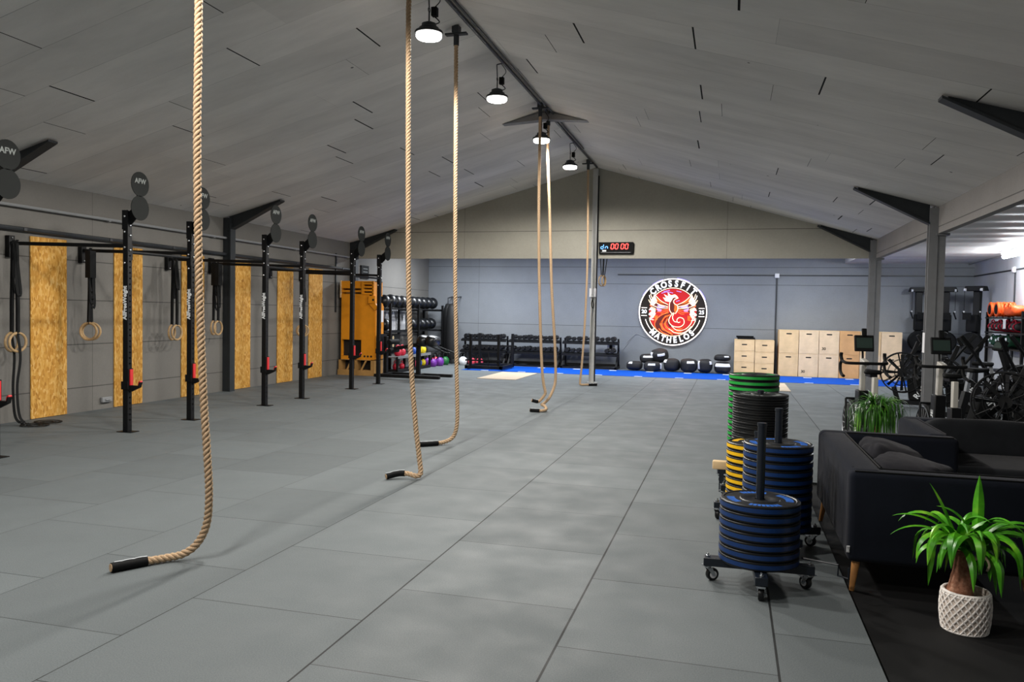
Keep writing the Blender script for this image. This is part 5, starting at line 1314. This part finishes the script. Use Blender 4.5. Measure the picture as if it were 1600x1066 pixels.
fan_bike(3.42, 15.5, 1.45, 'air bike with its round fan side-on between the two grey columns')
fan_bike(3.62, 13.7, 1.25, 'air bike half hidden behind the wide grey column')
fan_bike(3.35, 11.9, -1.2, 'air bike with slanted white-lettered body behind the second upright bike')
fan_bike(3.55, 10.35, 1.15, 'air bike at the right picture edge, nearest the farther sofa')
fan_bike(4.35, 13.2, -1.0, 'air bike with raised seat farther back beside the right wall bags')

def ski_machine(x, y, rz, lab):
    """tall wall standing ski trainer; local -Y faces the user"""
    t = empty('ski_machine', (x, y, 0), rz, lab, 'ski machine', 'tall black ski trainers at the back right')
    X = WM[t.name]
    def nb(): b = MB(); b.xf = X; return b
    b = nb(); b.bx(-.22, .22, -.45, .12, .0, .05); b.build('floor_stand', M['black'], t, bevel=.008)
    b = nb(); b.bar((0, .05, .04), (0, .10, 2.40), .16, .12, (0, 1, 0)); b.build('mast', M['black'], t, bevel=.012)
    b = nb(); b.prism([(-.26, 2.30), (.26, 2.30), (.22, 2.42), (-.22, 2.42)], -.08, .12, 'Y'); hd = b.build('pulley_head', M['black'], t, bevel=.012)
    for sx in (-.2, .2):
        b = nb(); b.lathe([(.035, -.02), (.035, .02)], 16, (sx, -.1, 2.33), 'X'); b.build('pulley', M['white'], hd)
        b = nb(); b.tube([(sx, -.12, 2.32), (sx, -.12, 1.78)], .005, 5); hn = b.build('drive_cord', M['strap'], t)
        b = nb(); b.tube([(sx-.03, -.12, 1.78), (sx+.03, -.12, 1.60)], .017, 8); b.build('handle', M['blackmatte'], hn)
        b = nb(); b.superell((sx, -.12, 1.79), (.02, .02, .02), 1, 1, 10, 6); b.build('cord_end', M['white'], hn)
    b = nb(); b.lathe([(.06, -.09), (.24, -.085), (.27, -.06), (.27, .05), (.24, .07)], 34, (0, -.08, 1.02), 'Y'); b.build('flywheel_cover', M['blackmatte'], t)
    b = nb(); b.soft(-.13, .13, -.16, .04, 1.3, 1.72, .03, 3); b.build('housing', M['blackmatte'], t)
    b = nb(); b.tube([(0, -.1, 1.66), (0, -.3, 1.66)], .014, 8); mo = b.build('monitor_arm', M['black'], t)
    b = nb(); b.box((0, -.32, 1.68), (.2, .035, .17)); b.build('monitor', M['blackmatte'], mo)
    return t
ski_machine(4.74, 22.72, 0, 'left ski trainer, mostly behind the wide grey column')
ski_machine(5.3, 22.45, -.2, 'middle ski trainer, standing right of the wide grey column')
ski_machine(5.74, 21.6, -.8, 'right ski trainer, closest to the right wall corner')

# bag shelves on the right wall
t = empty('bag_rack', (5.85, 18.7, 0), 0, 'black shelf rack against the right wall, holding orange, red and green bags', 'rack')
SA, SB = 17.3, 20.2
for y in (SA+.6, SB-.03):
    for x in (5.62, 6.05):
        b = MB(); b.bx(x-.025, x+.025, y-.03, y+.03, 0, 1.78); b.build('post', M['black'], t)
for z in (.5, 1.0, 1.34, 1.66):
    b = MB(); b.bx(5.58, 6.08, SA, SB, z-.03, z); b.build('shelf', M['black'], t)
b = MB(); b.bx(5.562, 5.568, 18.75, 18.9, 1.42, 1.62); b.build('label_plate', M['white'], t)
for k, (y, lab) in enumerate(((19.95, 'orange hose coil at the far end of the top bag shelf'), (19.5, 'orange ringed coil with black centre on the top bag shelf'))):
    t = empty('orange_coil', (5.8, y, 1.66), 0, lab, 'coil', 'orange coils on the top shelf')
    b = MB()
    for j in range(6): b.torus((5.62+.06*j, y, 1.66+.172), .135-.004*(j % 2), .034, 'X', 26, 8)
    b.build('coil', M['bagorange'], t)
    b = MB(); b.lathe([(.02, 0), (.10, .0), (.10, .4), (.02, .4)], 24, (5.585, y, 1.83), 'X'); b.build('core', M['blackmatte'], t)
t = empty('orange_bag', (5.8, 18.9, 1.66), 0, 'bright orange handled bag at the near end of the top bag shelf', 'bag')
b = MB(); b.superell((5.8, 18.85, 1.795), (.2, .32, .12), .7, .6, 28, 16, None, lambda p: .12*noise.noise(p*9)); b.build('bag', M['bagorange'], t, smooth=180)
for dy in (-.12, .12):
    b = MB(); b.torus((5.62, 18.85+dy, 1.86), .09, .014, 'X', 18, 6, 0, PI); b.build('handle', M['bagorange'], t)
for k, y in enumerate((19.86, 19.40, 18.94, 18.48)):
    t = empty('power_bag', (5.8, y, 1.34), 0, '%s black power bag with red straps from the far end of the bag rack' % ORD[k], 'bag', 'red-strapped bags on the middle shelf')
    b = MB(); b.superell((5.8, y, 1.462), (.2, .215, .095), .6, .5, 28, 14, None, lambda p: .06*noise.noise(p*9+Vector((k, 0, 0)))); b.build('bag', M['bag'], t, smooth=180)
    for dy in (-.12, .12):
        b = MB(); b.tube([(5.8+.21*math.cos(a), y+dy, 1.462+.101*math.sin(a)) for a in [2*PI*i/22 for i in range(22)]], .017, 6, True); b.build('strap_band', M['bagred'], t)
    for dx in (-.1, .06):
        b = MB(); b.tube([(5.75+dx, y+.1*math.cos(a), 1.535+.07*math.sin(a)) for a in [PI*i/12 for i in range(13)]], .013, 6); b.build('handle', M['bagred'], t)
    b = MB(); b.bx(5.583, 5.592, y-.06, y+.06, 1.41, 1.44); b.build('label_strip', M['fadedtext'], t)
for k, y in enumerate((19.86, 19.38, 18.9)):
    t = empty('medicine_bag', (5.8, y, 1.0), 0, '%s dark green bag with pale patches from the far end of the bag rack' % ORD[k], 'bag', 'green bags on the lower shelf')
    b = MB(); b.superell((5.8, y, 1.14), (.2, .20, .125), .7, .6, 28, 16, None, lambda p: .13*noise.noise(p*8+Vector((k, 5, 0)))); b.build('bag', M['baggreen'], t, smooth=180)
    for (dy, dz, s) in ((-.08, .05, .06), (.09, .02, .05), (.0, -.05, .04)):
        b = MB(); b.superell((5.605, y+dy, 1.14+dz), (.012, s, s*.6), 1, 1, 14, 8); b.build('pale_patch', M['mark'], t, smooth=180)
    b = MB(); b.torus((5.66, y, 1.18), .10, .012, 'X', 18, 6, 0, PI); b.build('handle', M['baggreen'], t)

# ================================================================== CAMERA
F_, YAW, PIT, ROL, HC = 1235., -.269, .0361, -.0185, 1.5694
fw = Vector((math.sin(YAW)*math.cos(PIT), math.cos(YAW)*math.cos(PIT), -math.sin(PIT)))
r0 = Vector((math.cos(YAW), -math.sin(YAW), 0)); d0 = fw.cross(r0)
r = r0*math.cos(ROL)+d0*math.sin(ROL); d = -r0*math.sin(ROL)+d0*math.cos(ROL)
cam = bpy.data.cameras.new('camera'); co = bpy.data.objects.new('camera', cam); COL.objects.link(co)
up = -d
co.matrix_world = Matrix(((r.x, up.x, -fw.x, 0), (r.y, up.y, -fw.y, 0), (r.z, up.z, -fw.z, HC), (0, 0, 0, 1)))
cam.sensor_width = 36; cam.sensor_fit = 'HORIZONTAL'; cam.lens = F_*36/1600
cam.clip_start = .05; cam.clip_end = 100
sc.camera = co
w = bpy.data.worlds.new('world'); sc.world = w; w.use_nodes = True
w.node_tree.nodes['Background'].inputs[0].default_value = (.05, .055, .06, 1)
sc.view_settings.view_transform = 'Standard'
sc.view_settings.look = 'None'
sc.view_settings.exposure = 0.0
sc.cycles.use_denoising = True
sc.cycles.max_bounces = 8; sc.cycles.diffuse_bounces = 5
